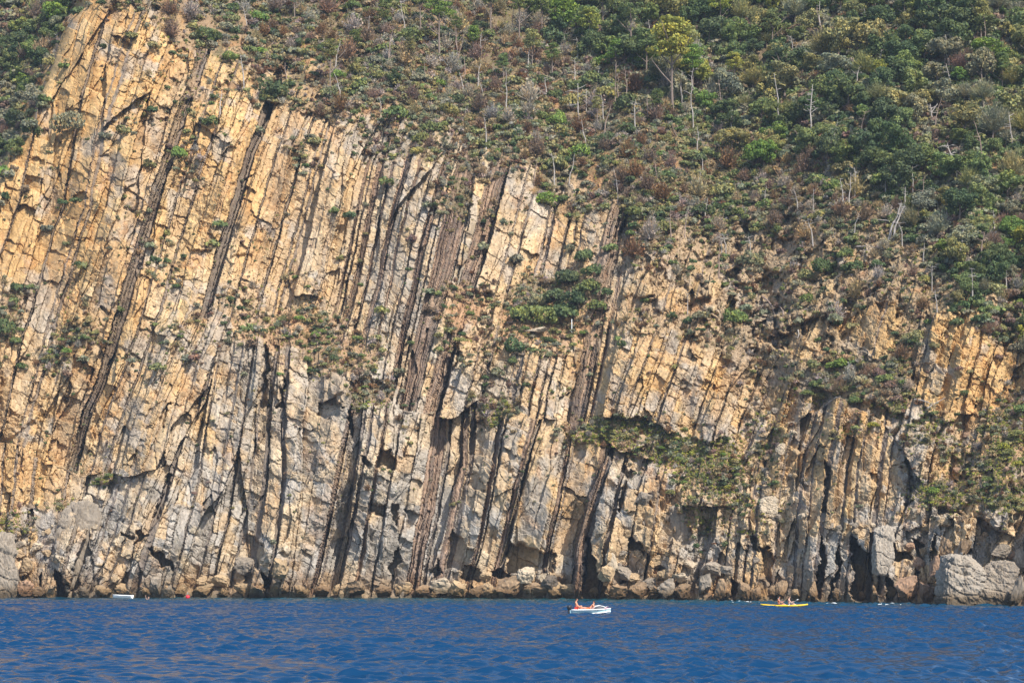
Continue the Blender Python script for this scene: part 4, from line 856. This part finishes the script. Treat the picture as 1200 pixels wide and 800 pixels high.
def block_np(seed, n=34, layers=5):
    from mathutils import noise
    bm = bmesh.new(); bmesh.ops.create_cube(bm, size=2.0); bmesh.ops.subdivide_edges(bm, edges=bm.edges[:], cuts=n, use_grid_fill=True); rr = random.Random(seed)
    cutp = [(Vector((sx*rr.uniform(.5, 1), rr.uniform(-.6, .3), sz*rr.uniform(.3, 1))).normalized(), rr.uniform(1.02, 1.22)) for sx in (-1, 1) for sz in (-1, 1)]+[(Vector((0, -1, rr.uniform(-.2, .5))).normalized(), .86), (Vector((rr.uniform(-.5, .5), -.3, 1)).normalized(), .84)]
    lay = [-1+2*(k+rr.uniform(-.25, .25))/layers for k in range(1, layers)]
    for v in bm.verts:
        c = v.co.copy(); v.co = c*(1-.05*(abs(c.x)**4+abs(c.y)**4+abs(c.z)**4-1))
        for nn, dd in cutp:
            t_ = v.co.dot(nn)-dd
            if t_ > 0: v.co -= nn*t_
        q = v.co.copy(); hz = q.z+.22*q.x+noise.noise(q*1.5+Vector((seed, 0, 0)))*.14; nd = Vector((q.x, q.y, q.z*.3)).normalized()
        k = sum(1 for a in lay if hz > a); dmin = min(abs(hz-a) for a in lay)
        off = (random.Random(seed*31+k).random()-.5)*.16-max(0, 1-dmin/.035)*.10
        vx = q.x*.9+q.y*.5+noise.noise(q*2+Vector((9, seed, 3)))*.12; off -= max(0, 1-abs(vx-(-.25+.5*((k*7+seed) % 3)/2))/.03)*.08
        v.co += nd*(off*1.2+noise.fractal(q*2.6+Vector((0, seed, 0)), .6, 2.0, 5)*.13+noise.noise(q*8)*.045+noise.noise(q*19)*.02)
    return bm
BLOCK = [bm_mesh('boulder', block_np(650+i), [M_BOULDER]) for i in range(3)]
STONE = [bm_mesh('boulder', stone_np(600+i), [M_BOULDER]) for i in range(10)]
RC = {'pale': (.44, .36, .26), 'tan': (.36, .26, .155), 'brown': (.26, .18, .11), 'grey': (.245, .205, .16), 'reddish': (.29, .185, .12), 'dark': (.14, .115, .09), 'white': (.34, .295, .24)}
def boulder(u, v, w, h, cname, label=None, depth=.9, tilt=None, fwd=.25, group='boulders along the foot of the cliff', land=ROCKLAND, mesh=None):
    """u, v: middle of the stone; w, h: its size, in reference pixels"""
    m = scale_px(u, min(v+h*.4, float(np.interp(u, us, shore_u))-1)); p = surf(u, min(v+h*.4, float(np.interp(u, us, shore_u))-1))
    dd_ = float(p[1])-fwd*w*m*.5
    o = link('boulder', mesh or random.choice(STONE)); o.location = ((u-600)/F*dd_, dd_, CAMZ+(HZ-v)/F*dd_)
    o.scale = (w*m*.56, w*m*.6*depth, h*m*.62); o.rotation_euler = (random.uniform(-.15, .15), (random.uniform(-.35, .35) if tilt is None else tilt), random.choice([0, math.pi])+random.uniform(-.6, .6))
    if tilt is not None: o.rotation_euler = (0, tilt, random.uniform(-.3, .3))
    c = RC[cname]; f = random.uniform(.85, 1.12); o.color = (c[0]*f, c[1]*f, c[2]*f, 1); o['category'] = 'boulder'; o['group'] = group
    if label: o['label'] = label
    else: later(o, ('large ' if w > 27 else ('small ' if w < 15 else 'angular '))+cname+' boulder', u, v, land)
    return o
B_ = [(418, 689, 36, 20, 'brown'), (448, 692, 26, 15, 'brown'), (474, 688, 26, 16, 'tan'), (496, 692, 24, 16, 'brown'), (515, 686, 34, 22, 'pale'), (508, 696, 22, 10, 'tan'), (538, 690, 28, 22, 'tan'), (556, 694, 24, 14, 'brown'), (568, 675, 18, 11, 'tan'), (596, 688, 44, 26, 'brown'), (576, 692, 26, 20, 'tan'), (628, 690, 34, 18, 'brown'),
      (617, 673, 26, 20, 'pale'), (634, 678, 20, 18, 'pale'), (606, 676, 14, 10, 'grey'), (650, 690, 22, 22, 'tan'), (668, 692, 30, 18, 'tan'), (644, 682, 22, 18, 'dark'), (657, 678, 14, 12, 'brown'), (696, 694, 12, 14, 'tan'), (726, 692, 32, 22, 'brown'), (748, 692, 24, 22, 'brown'), (768, 694, 24, 16, 'brown'), (741, 676, 20, 12, 'tan'),
      (760, 684, 24, 16, 'grey'), (782, 688, 26, 20, 'grey'), (800, 692, 32, 22, 'brown'), (796, 676, 24, 14, 'pale'), (826, 684, 22, 26, 'grey'), (846, 692, 26, 26, 'brown'), (872, 692, 20, 24, 'brown'), (836, 666, 26, 18, 'grey'), (807, 661, 18, 9, 'pale'), (778, 672, 18, 12, 'tan'), (768, 657, 22, 14, 'tan'), (852, 668, 18, 14, 'grey'),
      (716, 655, 16, 26, 'pale'), (728, 670, 26, 16, 'grey'), (712, 672, 20, 22, 'tan'), (886, 694, 14, 18, 'brown'), (906, 694, 18, 18, 'brown'), (916, 690, 16, 24, 'brown'), (932, 696, 14, 14, 'tan'),
      (30, 690, 24, 18, 'reddish'), (47, 694, 20, 14, 'brown'), (32, 664, 26, 20, 'tan'), (24, 650, 16, 10, 'tan'), (44, 640, 16, 10, 'pale'), (56, 648, 12, 10, 'tan'), (60, 692, 14, 18, 'tan'), (98, 694, 18, 14, 'grey'), (120, 692, 24, 14, 'tan'), (182, 684, 24, 30, 'grey'), (196, 690, 14, 18, 'grey'), (171, 692, 16, 14, 'tan'), (212, 692, 22, 14, 'tan'), (236, 692, 28, 14, 'tan'),
      (262, 694, 22, 13, 'tan'), (236, 682, 24, 14, 'tan'), (258, 680, 26, 16, 'tan'), (288, 692, 24, 20, 'tan'), (314, 694, 18, 10, 'pale'), (332, 688, 28, 18, 'brown'), (354, 692, 22, 16, 'tan'), (376, 692, 22, 14, 'brown'), (396, 690, 16, 14, 'tan'), (290, 662, 30, 22, 'grey'), (330, 665, 24, 26, 'tan'), (14, 696, 14, 10, 'tan'), (146, 690, 22, 12, 'tan'),
      (1062, 690, 30, 34, 'reddish'), (1086, 694, 24, 28, 'reddish'), (1044, 694, 14, 16, 'tan'), (1010, 698, 16, 12, 'brown'), (1096, 664, 18, 24, 'reddish'), (1077, 660, 16, 16, 'reddish'), (1082, 646, 14, 14, 'tan'), (1110, 642, 24, 34, 'brown'), (1130, 640, 14, 22, 'brown'), (1176, 634, 26, 14, 'tan'), (1170, 645, 26, 16, 'grey'), (1186, 650, 14, 12, 'reddish'), (1196, 656, 14, 30, 'grey'),
      (1194, 692, 16, 40, 'grey'), (1146, 694, 18, 30, 'grey'), (1116, 698, 20, 18, 'tan'), (980, 696, 12, 16, 'brown'), (952, 690, 14, 30, 'brown'), (1160, 612, 20, 24, 'brown'), (1128, 608, 14, 8, 'brown'), (1086, 618, 22, 10, 'tan'), (1108, 612, 20, 10, 'tan'), (1066, 640, 14, 10, 'reddish'), (706, 619, 13, 12, 'pale'), (700, 628, 9, 8, 'tan')]
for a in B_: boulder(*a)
boulder(1129, 684, 46, 54, 'white', 'huge pale white cube-shaped boulder standing in the water at lower right', .9, .05, .5, mesh=BLOCK[0]); boulder(1171, 686, 34, 46, 'grey', 'large grey fractured boulder just right of the pale white cube-shaped one', .9, .08, .4, mesh=BLOCK[1])
boulder(1035, 646, 20, 46, 'white', 'tall pale rounded pillar of rock beside the dark cleft, lower right', .8, .04, .35, mesh=BLOCK[2]); boulder(88, 640, 40, 84, 'grey', 'tall shaded grey leaning rock above the dark sea cleft, lower left', .7, .17, .3, mesh=BLOCK[1]); boulder(2, 668, 30, 66, 'grey', 'big rough grey rock cut by the photo\'s left edge at the waterline', .8, -.10, .4, mesh=BLOCK[2])
boulder(799, 618, 22, 42, 'grey', 'upright grey oval slab leaning in the broken rock above the shore', .5, -.12, .2, mesh=BLOCK[0]); boulder(755, 584, 24, 19, 'grey', 'dark grey oval block jutting from the face above the grassy foot', .8, 0, .3); boulder(901, 594, 18, 20, 'pale', 'pale squarish block on the rubble below the green ramp', .8, 0, .2, mesh=BLOCK[1])
boulder(630, 387, 32, 7, 'pale', 'long flat pale rock slab lying on the brown grassy ledge', .7, -.08, .5); boulder(104, 589, 13, 22, 'pale', 'upright pale block above the tall shaded grey rock', .8, .05, .3)
k_ = 0
while k_ < 120:
    z_ = random.choice([(815, 560, 905, 660), (905, 590, 1080, 625), (1080, 590, 1200, 640), (10, 600, 70, 660), (880, 470, 940, 590), (1090, 480, 1200, 600), (720, 590, 830, 660)]); u = random.uniform(z_[0], z_[2]); v = random.uniform(z_[1], z_[3])
    if float(fld(VEG, u, v)) > .75: continue
    w = random.uniform(5, 11.5); boulder(u, v, w, w*random.uniform(.55, .95), random.choice(['pale', 'tan', 'grey', 'tan', 'reddish' if u > 1050 else 'grey']), group='loose stones on the rubble slopes', fwd=.1); k_ += 1

# ---------------------------------------------------------------- foam where the swell meets the rock
def foam():
    bm = bmesh.new(); rr = random.Random(4)
    for (ua, ub, n) in [(846, 896, 12), (1030, 1060, 6), (960, 1010, 3)]:
        for i in range(n):
            u = rr.uniform(ua, ub); s0 = float(np.interp(u, us, shore_u)); v = s0+rr.uniform(.3, 2.2); dd_ = CAMZ*F/(v-HZ); x = (u-600)/F*dd_; L = rr.uniform(.08, .32); W = rr.uniform(.08, .2)
            ring = [bm.verts.new((x+math.cos(t_)*L*rr.uniform(.6, 1), dd_+math.sin(t_)*W*rr.uniform(.6, 1), .05+rr.uniform(0, .05))) for t_ in [k*.7854 for k in range(8)]]
            top = bm.verts.new((x, dd_, .12))
            for k in range(8): bm.faces.new((ring[k], ring[(k+1) % 8], top))
    o = link('foam', bm_mesh('foam', bm, [plain('white_foam', (.75, .78, .78), .8)]), kind='stuff'); o['label'] = 'thin white foam along the rocks at the waterline'; o['category'] = 'foam'
foam()

# ---------------------------------------------------------------- people (one continuous skinned body each)
SKIN1 = plain('sunburnt_skin', (.62, .27, .16), .55, noise=.06); SKIN2 = plain('fair_skin', (.66, .40, .29), .55, noise=.06); HAIR = plain('dark_hair', (.035, .022, .015), .7); REDC = plain('red_cloth', (.55, .05, .03), .8); BLUEC = plain('dark_cloth', (.03, .05, .12), .8); YELC = plain('yellow_cloth', (.65, .50, .06), .8); ORC = plain('orange_cushion', (.70, .17, .05), .7)
def skin_mesh(name, pts, edges, mat, sub=2):
    me = bpy.data.meshes.new(name+'_cage'); me.from_pydata([p[:3] for p in pts], edges, []); ob = bpy.data.objects.new(name+'_cage', me); COL.objects.link(ob)
    md = ob.modifiers.new('skin', 'SKIN'); md.use_smooth_shade = True
    for i, p in enumerate(pts): me.skin_vertices[0].data[i].radius = (p[3], p[4] if len(p) > 4 else p[3]); me.skin_vertices[0].data[i].use_root = (i == 0)
    sb = ob.modifiers.new('sub', 'SUBSURF'); sb.levels = sub; sb.render_levels = sub
    dg = bpy.context.evaluated_depsgraph_get(); m2 = bpy.data.meshes.new_from_object(ob.evaluated_get(dg)); m2.name = name
    bpy.data.objects.remove(ob); bpy.data.meshes.remove(me); m2.materials.clear(); m2.materials.append(mat)
    for p in m2.polygons: p.use_smooth = True
    return m2
def person(loc, facing, J, label, skin, wear=None, wearmat=None, group='people in and near the boats', swim=False):
    """J: joint positions in metres, seat at the origin, looking towards +x"""
    pts = []; E = []
    def add(p, r_, par=None, r2=None): pts.append((*p, r_, r2 or r_)); i = len(pts)-1; (E.append((par, i)) if par is not None else None); return i
    pel = add(J['pelvis'], .14, None, .11); bel = add(J['belly'], .125, pel, .095); ch = add(J['chest'], .15, bel, .105); nk = add(J['neck'], .052, ch)
    hd = Vector(J['head']); fw = Vector(J.get('look', (1, 0, 0))).normalized(); upv = (hd-Vector(J['neck'])).normalized()
    a = add(hd-upv*.03, .075, nk, .07); add(hd+upv*.085, .082, a, .078); add(hd+upv*.15, .045, a+1)
    for s in (-1, 1):
        def P(k_, s=s): x, y, z = J[k_] if k_ in J else J[k_+('L' if s < 0 else 'R')]; return (x, s*abs(y) if k_ in J else y, z)
        sh = add(P('shoulder'), .062, ch); el = add(P('elbow'), .042, sh); wr = add(P('wrist'), .028, el); w_ = Vector(P('wrist')); d_ = (w_-Vector(P('elbow'))).normalized(); sd_ = d_.cross(Vector((0, 0, 1))).normalized() if abs(d_.z) < .9 else Vector((0, 1, 0))
        pm = add(w_+d_*.06, .034, wr, .02)
        for q, ln in zip((-.03, -.01, .01, .03), (.065, .08, .075, .055)):
            f1 = add(w_+d_*.105+sd_*q, .0095, pm); add(w_+d_*(.105+ln*.6)+sd_*q*1.1+Vector((0, 0, -.012)), .009, f1)
        t1 = add(w_+d_*.05+sd_*.045*s, .011, pm); add(w_+d_*.085+sd_*.06*s, .009, t1)
        hp = add(P('hip'), .095, pel); kn = add(P('knee'), .062, hp); an = add(P('ankle'), .038, kn); ft = Vector(P('ankle'))+Vector(J.get('toe', (.16, 0, -.05))); add(ft, .032, an, .024)
    e = empty('person', loc, label, 'person', group); e.rotation_euler = (0, 0, facing)
    body = link('body', skin_mesh('body', pts, E, skin), e)
    side = upv.cross(fw).normalized(); bm = bmesh.new()
    r_ = bmesh.ops.create_uvsphere(bm, u_segments=14, v_segments=9, radius=.105)['verts']
    for v in r_:
        c = v.co.copy(); 
        if c.x > .02 and c.z < .05: c.x *= .2
        v.co = hd+upv*(.085+c.z*1.02)+fw*(c.x*.98-.012)+side*c.y*.92
    link('hair', bm_mesh('hair', bm, [HAIR], True), e)
    bm = bmesh.new()
    for s in (-1, 1):
        for v in bmesh.ops.create_icosphere(bm, subdivisions=1, radius=.011)['verts']: v.co += hd+upv*.055+fw*.078+side*.032*s
    link('eye', bm_mesh('eye', bm, [HAIR], True), e)
    bm = bmesh.new(); v4 = [bm.verts.new(hd+upv*.06+fw*.078), bm.verts.new(hd+upv*.02+fw*.105), bm.verts.new(hd+upv*.012+fw*.075+side*.016), bm.verts.new(hd+upv*.012+fw*.075-side*.016)]
    for f in ((0, 1, 2), (0, 3, 1), (1, 3, 2)): bm.faces.new([v4[i] for i in f])
    link('nose', bm_mesh('nose', bm, [skin]), e)
    if wear:
        q = []; ed = []
        if wear in ('shorts', 'trunks'):
            q = [(*J['pelvis'], .155, .125)]
            for s in (-1, 1):
                h_ = Vector(J['hip'] if 'hip' in J else J['hipR']); h_.y = s*abs(h_.y); k2 = Vector(J['knee'] if 'knee' in J else (J['kneeL'] if s < 0 else J['kneeR'])); 
                if 'knee' in J: k2.y = s*abs(k2.y)
                q.append((*h_, .112, .105)); ed.append((0, len(q)-1)); q.append((*h_.lerp(k2, .55), .10, .095)); ed.append((len(q)-2, len(q)-1))
        else:
            q = [(*J['belly'], .145, .12), (*J['chest'], .175, .135)]; ed = [(0, 1)]
            for s in (-1, 1): h_ = Vector(J['shoulder']) if 'shoulder' in J else Vector(J['shoulderR']); h_.y = s*abs(h_.y)*.8; q.append((*h_, .085, .08)); ed.append((1, len(q)-1))
        link(wear, skin_mesh(wear, q, ed, wearmat, 1), e)
    return e
SIT = dict(pelvis=(0, 0, .11), belly=(-.02, 0, .28), chest=(-.03, 0, .48), neck=(-.01, 0, .66), head=(.02, 0, .74), shoulder=(-.02, .19, .58), elbow=(.10, .25, .33), wrist=(.30, .20, .20), hip=(.02, .09, .10), knee=(.42, .14, .30), ankle=(.52, .13, -.08))
RECL = dict(pelvis=(0, 0, .10), belly=(-.12, 0, .22), chest=(-.26, 0, .36), neck=(-.36, 0, .52), head=(-.37, 0, .61), shoulder=(-.30, .19, .46), elbow=(-.40, .27, .22), wrist=(-.22, .25, .10), hip=(.06, .09, .10), knee=(.48, .12, .22), ankle=(.88, .11, .06), toe=(.04, 0, .12))
PADL = dict(SIT, elbowL=(.12, -.34, .36), elbowR=(.12, .34, .36), wristL=(.36, -.33, .42), wristR=(.38, .33, .30), knee=(.44, .12, .20), ankle=(.82, .10, .02), toe=(.04, 0, .12)); del PADL['elbow']; del PADL['wrist']

# ---------------------------------------------------------------- boats
WHITE = plain('white_gelcoat', (.80, .80, .78), .3, noise=.03); PALEB = plain('pale_blue_hull', (.42, .62, .66), .3, noise=.05); GREYB = plain('grey_blue_hull', (.30, .38, .42), .4, noise=.05); BLACK = plain('black_plastic', (.012, .014, .02), .35); DGREY = plain('cabin_shade_grey', (.10, .10, .12), .7); YELL = plain('yellow_plastic', (.80, .52, .02), .35, noise=.04); REDP = plain('red_plastic', (.62, .02, .04), .4); METAL = plain('metal_tube', (.6, .6, .62), .3, .8)
def loft(name, sections, mat, parent, closed=False, cap=True, smooth=True):
    bm = bmesh.new(); R_ = [[bm.verts.new(p) for p in s] for s in sections]; n = len(R_[0])
    for a, b in zip(R_, R_[1:]):
        for k in range(n if closed else n-1): bm.faces.new((a[k], a[(k+1) % n], b[(k+1) % n], b[k]))
    if cap:
        bm.faces.new(R_[0]); bm.faces.new(R_[-1][::-1])
    bmesh.ops.remove_doubles(bm, verts=bm.verts, dist=1e-5); bmesh.ops.recalc_face_normals(bm, faces=bm.faces)
    return link(name, bm_mesh(name, bm, [mat], smooth), parent)
def ring_sec(x, hw, zb, zt, flare=.8):
    return [(x, -hw, zt), (x, -hw*flare, (zb+zt)*.5), (x, -hw*.5, zb+.05), (x, 0, zb), (x, hw*.5, zb+.05), (x, hw*flare, (zb+zt)*.5), (x, hw, zt)]
def hull(parent, L, W, H, mat, name='hull', x0=0, zb=-.12, taper=.35, wall=.03):
    secs = []; N = 12
    for i in range(N+1):
        f = i/N; x = x0+L*f; w = W*.5*(1-max(0, (f-.5)/.5)**2.2*.96)*(.9+.1*min(1, f*6)); zt = H*(.78+.22*f**2)
        o_ = ring_sec(x, w, zb+.30*max(0, (f-.6)/.4)**2*(H-zb), zt); inn = [(p[0], p[1]*.90, p[2]+wall*(1 if j not in (0, 6) else 0)) for j, p in enumerate(o_)][::-1]
        secs.append(o_+inn)
    return loft(name, secs, mat, parent, closed=True)
def wl(u, v):  # a point on the water
    d_ = CAMZ*F/(v-HZ); return Vector(((u-600)/F*d_, d_, 0))
def motorboat():
    p = wl(691, 719); e = empty('motorboat', (p.x, p.y, .02), 'small open white motorboat with black outboard, drifting off the cliff foot', 'boat'); e.rotation_euler = (0, 0, R(4)); e.scale = (1.02, 1.02, 1.02)
    hull(e, 3.25, 1.5, .42, PALEB, 'hull', -1.55, -.12)
    # white waterline strake and rubbing rim follow the hull's plan
    def plan(f, k=1.0): return .75*(1-max(0, (f-.5)/.5)**2.2*.96)*(.9+.1*min(1, f*6))*k
    for nm, z0, rr_, mt, kk in (('rubbing_rim', .0, .045, WHITE, 1.02), ('waterline_stripe', -.32, .04, WHITE, .90)):
        bm = bmesh.new(); pts = []
        for s in (1, -1):
            seq = [(-1.55+3.25*f, s*plan(f, kk), .42*(.78+.22*f*f)+z0+(.10*f**3 if z0 < 0 else 0)) for f in [i/14 for i in range(15)]]; pts += seq if s > 0 else seq[::-1]
        tube(bm, pts, [rr_]*len(pts), 6); link(nm, bm_mesh(nm, bm, [mt], True), e)
    loft('foredeck', [[(.55+1.12*f, y*plan((2.1+1.12*f)/3.25, .98), .35+.06*f+.10*(1-abs(y)**2)*(1-f*.4)) for y in (-1, -.6, -.2, .2, .6, 1)]+[(.55+1.12*f, y*plan((2.1+1.12*f)/3.25, .9), .28+.05*f) for y in (1, .3, -.3, -1)] for f in (0, .25, .5, .75, .97)], WHITE, e, closed=True)
    ws = loft('windscreen', [[(x, y, z) for (x, z) in ((.20, .40), (.42, .62), (.80, .70), (1.15, .60), (1.42, .46), (1.40, .44), (1.12, .57), (.80, .66), (.44, .59), (.24, .40))] for y in (-.52, -.48)], WHITE, e, closed=True)
    loft('windscreen', [[(x, y, z) for (x, z) in ((.20, .40), (.42, .62), (.80, .70), (1.15, .60), (1.42, .46), (1.40, .44), (1.12, .57), (.80, .66), (.44, .59), (.24, .40))] for y in (.48, .52)], WHITE, e, closed=True)
    loft('canopy', [[(x, y*.98, z+.012-abs(y)*.06) for (x, z) in ((.44, .60), (.80, .67), (1.12, .58), (1.11, .56), (.80, .65), (.45, .58))] for y in (-.5, -.25, 0, .25, .5)], WHITE, e, closed=True)
    loft('cabin_shade_fill', [[(x, y, z) for (x, z) in ((.35, .42), (.48, .56), (.80, .63), (1.08, .54), (1.2, .44))] for y in (-.46, .46)], DGREY, e, closed=True)  # dark solid standing in for the shade in the opening under the canopy
    for nm, x0, x1, z, mt in (('stern_seat', -1.35, -.95, .30, ORC), ('sun_cushion', -.55, .28, .26, ORC)):
        loft(nm, [[(x, -.52, z-.10), (x, -.54, z), (x, -.48, z+.035), (x, .48, z+.035), (x, .54, z), (x, .52, z-.10)] for x in (x0, x0+.03, x1-.03, x1)], mt, e, closed=True)
    # outboard
    ob = loft('outboard_motor', [[(-1.62-.02*k+math.cos(t_)*a, math.sin(t_)*b, z) for t_ in [i*.6283 for i in range(10)]] for k, (z, a, b) in enumerate(((.30, .10, .09), (.36, .17, .13), (.55, .19, .14), (.64, .16, .12), (.68, .08, .06)))], BLACK, e, closed=True)
    loft('motor_leg', [[(x-1.70, y, z) for (x, y) in ((-.07, -.05), (.07, -.05), (.07, .05), (-.07, .05))] for z in (-.35, .0, .32)], BLACK, ob, closed=True, smooth=False)
    bm = bmesh.new(); tube(bm, [(-1.5, 0, .48), (-1.15, .12, .50)], [.022, .02], 6); link('tiller', bm_mesh('tiller', bm, [BLACK]), ob)
    bm = bmesh.new(); tube(bm, [(1.20, -.26, .46), (1.34, -.20, .60), (1.56, 0, .62), (1.34, .20, .60), (1.20, .26, .46)], [.018]*5, 6); link('bow_rail', bm_mesh('bow_rail', bm, [METAL], True), e)
    bm = bmesh.new(); tube(bm, [(1.12, -.36, .40), (1.30, -.30, .44), (1.50, -.18, .44)], [.06, .075, .05], 8); link('fender', bm_mesh('fender', bm, [REDP], True), e)
    return p
p = motorboat()
person((p.x-1.10, p.y+.05, .38), R(-8), SIT, 'person sitting upright in the stern of the small motorboat, bare-chested', SKIN1, 'shorts', REDC)
person((p.x-.02, p.y-.05, .32), R(180), RECL, 'person reclining amidships in the motorboat, leaning back towards the windscreen', SKIN1, 'trunks', ORC)
def kayak():
    p = wl(919, 711); e = empty('kayak', (p.x, p.y, .03), 'long yellow two-seat kayak paddled close to the rocks at right', 'kayak'); e.rotation_euler = (0, 0, R(-3)); L = 4.4
    secs = []
    for i in range(17):
        f = i/16; t_ = abs(2*f-1); w = .36*(1-t_**2.2)+.012; zt = .20+.10*t_**3; x = -L/2+L*f
        secs.append([(x, w*math.cos(a), (zt-.06 if math.sin(a) >= 0 else zt-.06)+(.06*math.sin(a) if math.sin(a) > 0 else (.17*(1-t_**3*.6))*math.sin(a))) for a in [k*.5236 for k in range(12)]])
    h_ = loft('hull', secs, YELL, e, closed=True)
    for x in (-.45, .62):
        bm = bmesh.new(); tube(bm, [(x+.36*math.cos(a), .24*math.sin(a), .215) for a in [k*.5236 for k in range(13)]], [.022]*13, 6, cap=False); link('cockpit_rim', bm_mesh('cockpit_rim', bm, [BLACK], True), e)
    return p
p = kayak()
person((p.x-.50, p.y+.02, .10), R(-3), PADL, 'person in the rear kayak seat wearing an orange-red vest', SKIN1, 'vest', ORC)
person((p.x+.45, p.y-.02, .10), R(-3), PADL, 'person in the front kayak seat, pale bare torso, holding a paddle', SKIN2, 'shorts', BLUEC)
for (dx_, lb, tilt_) in ((-.50, 'double-bladed paddle held by the rear kayaker', .35), (.45, 'double-bladed paddle held low by the front kayaker', -.22)):
    e = empty('paddle', (p.x+dx_+.38, p.y, .46), lb, 'paddle'); e.rotation_euler = (tilt_*.4, tilt_, R(60)); bm = bmesh.new(); tube(bm, [(-.95, 0, 0), (.95, 0, 0)], [.015, .015], 6); link('shaft', bm_mesh('shaft', bm, [METAL]), e)
    for s in (-1, 1): loft('blade', [[(s*x, -w_, 0), (s*x, 0, .02), (s*x, w_, 0), (s*x, 0, -.012)] for x, w_ in ((.86, .03), (.95, .085), (1.12, .09), (1.2, .04))], WHITE, e, closed=True)
def dinghy():
    p = wl(145, 700.6); e = empty('dinghy', (p.x, p.y-.5, .03), 'small low white dinghy moored against the rocks at lower left', 'boat'); e.rotation_euler = (0, 0, R(176)); e.scale = (.72, .8, .9)
    hull(e, 3.1, 1.3, .42, WHITE, 'hull', -1.5, -.1)
    for x in (-.9, .1): loft('thwart', [[(x-.12, y, .26), (x+.12, y, .26), (x+.12, y, .30), (x-.12, y, .30)] for y in (-.55, .55)], WHITE, e, closed=True, smooth=False)
    bm = bmesh.new(); tube(bm, [(-1.5+3.1*f, .66*(1-max(0, (f-.5)/.5)**2.2*.96), .42*(.78+.22*f*f)) for f in [i/12 for i in range(13)]]+[(-1.5+3.1*f, -.66*(1-max(0, (f-.5)/.5)**2.2*.96), .42*(.78+.22*f*f)) for f in [1-i/12 for i in range(13)]], [.035]*26, 6); link('rim', bm_mesh('rim', bm, [WHITE], True), e)
dinghy()
def buoy():
    p = wl(220, 701); e = empty('buoy', (p.x, p.y, .0), 'round bright red mooring buoy floating beside the rocks at lower left', 'buoy'); bm = bmesh.new(); bmesh.ops.create_uvsphere(bm, u_segments=18, v_segments=12, radius=.24)
    for v in bm.verts: v.co.z = v.co.z*.95+.18
    link('float', bm_mesh('float', bm, [REDP], True), e); bm = bmesh.new(); tube(bm, [(0, 0, .50), (0, 0, .60), (.03, 0, .66), (0, 0, .72), (-.03, 0, .66), (0, 0, .60)], [.04, .03, .02, .02, .02, .02], 6); link('mooring_ring', bm_mesh('mooring_ring', bm, [METAL]), e)
buoy()
SWIM = dict(pelvis=(-.35, 0, -.42), belly=(-.25, 0, -.28), chest=(-.1, 0, -.1), neck=(.0, 0, .07), head=(.03, 0, .16), shoulder=(-.02, .19, .0), elbowL=(.15, -.34, .10), elbowR=(.12, .34, -.1), wristL=(.25, -.42, .34), wristR=(.36, .35, -.12), hip=(-.38, .09, -.45), knee=(-.7, .12, -.6), ankle=(-1.05, .12, -.75)); del_ = SWIM
p = wl(174, 702); person((p.x, p.y, .02), R(-60), SWIM, 'person swimming near the rocks between the white dinghy and red buoy', SKIN2)
# the white marker post on the ledge
b = wpt(670, 389, .1); b.y -= .6; e = empty('marker_post', b, 'thin white post standing on the brown grassy ledge mid-cliff', 'post'); bm = bmesh.new(); tube(bm, [(0, 0, 0), (.01, 0, .8), (0, 0, 1.5)], [.055, .05, .05], 8); link('post', bm_mesh('post', bm, [WHITE]), e); bm = bmesh.new(); tube(bm, [(0, 0, 1.5), (0, 0, 1.56)], [.07, .06], 8); link('cap', bm_mesh('cap', bm, [WHITE]), e)

# ---------------------------------------------------------------- the sea air
def haze():
    bm = bmesh.new(); x0, x1, y0, y1, z0, z1 = -2300, 2300, -2300, 2400, -6, 170
    V8 = [bm.verts.new((x, y, z)) for z in (z0, z1) for y in (y0, y1) for x in (x0, x1)]
    for f in ((0, 2, 3, 1), (4, 5, 7, 6), (0, 1, 5, 4), (2, 6, 7, 3), (0, 4, 6, 2), (1, 3, 7, 5)): bm.faces.new([V8[i] for i in f])
    m = bpy.data.materials.new('sea_air'); m.use_nodes = True; n = m.node_tree; n.nodes.clear(); o = n.nodes.new('ShaderNodeOutputMaterial'); v = n.nodes.new('ShaderNodeVolumePrincipled')
    v.inputs['Color'].default_value = (.62, .78, 1, 1); v.inputs['Density'].default_value = HAZE; v.inputs['Anisotropy'].default_value = .0; n.links.new(v.outputs[0], o.inputs['Volume'])
    link('haze', bm_mesh('haze', bm, [m]), kind='stuff')['label'] = 'thin bluish sea air between the viewer and the cliff'
HAZE = .00013
if HAZE > 0: haze()
write_labels()
bad = [o['label'] for o in sc.objects if o.parent is None and 'label' in o and not 4 <= len(o['label'].split()) <= 16]
print('labels out of range', len(bad), bad[:4])
from collections import Counter
cnt = Counter(o['label'] for o in sc.objects if o.parent is None and 'label' in o)
print('same labels', [(a, n) for a, n in cnt.items() if n > 1][:5])
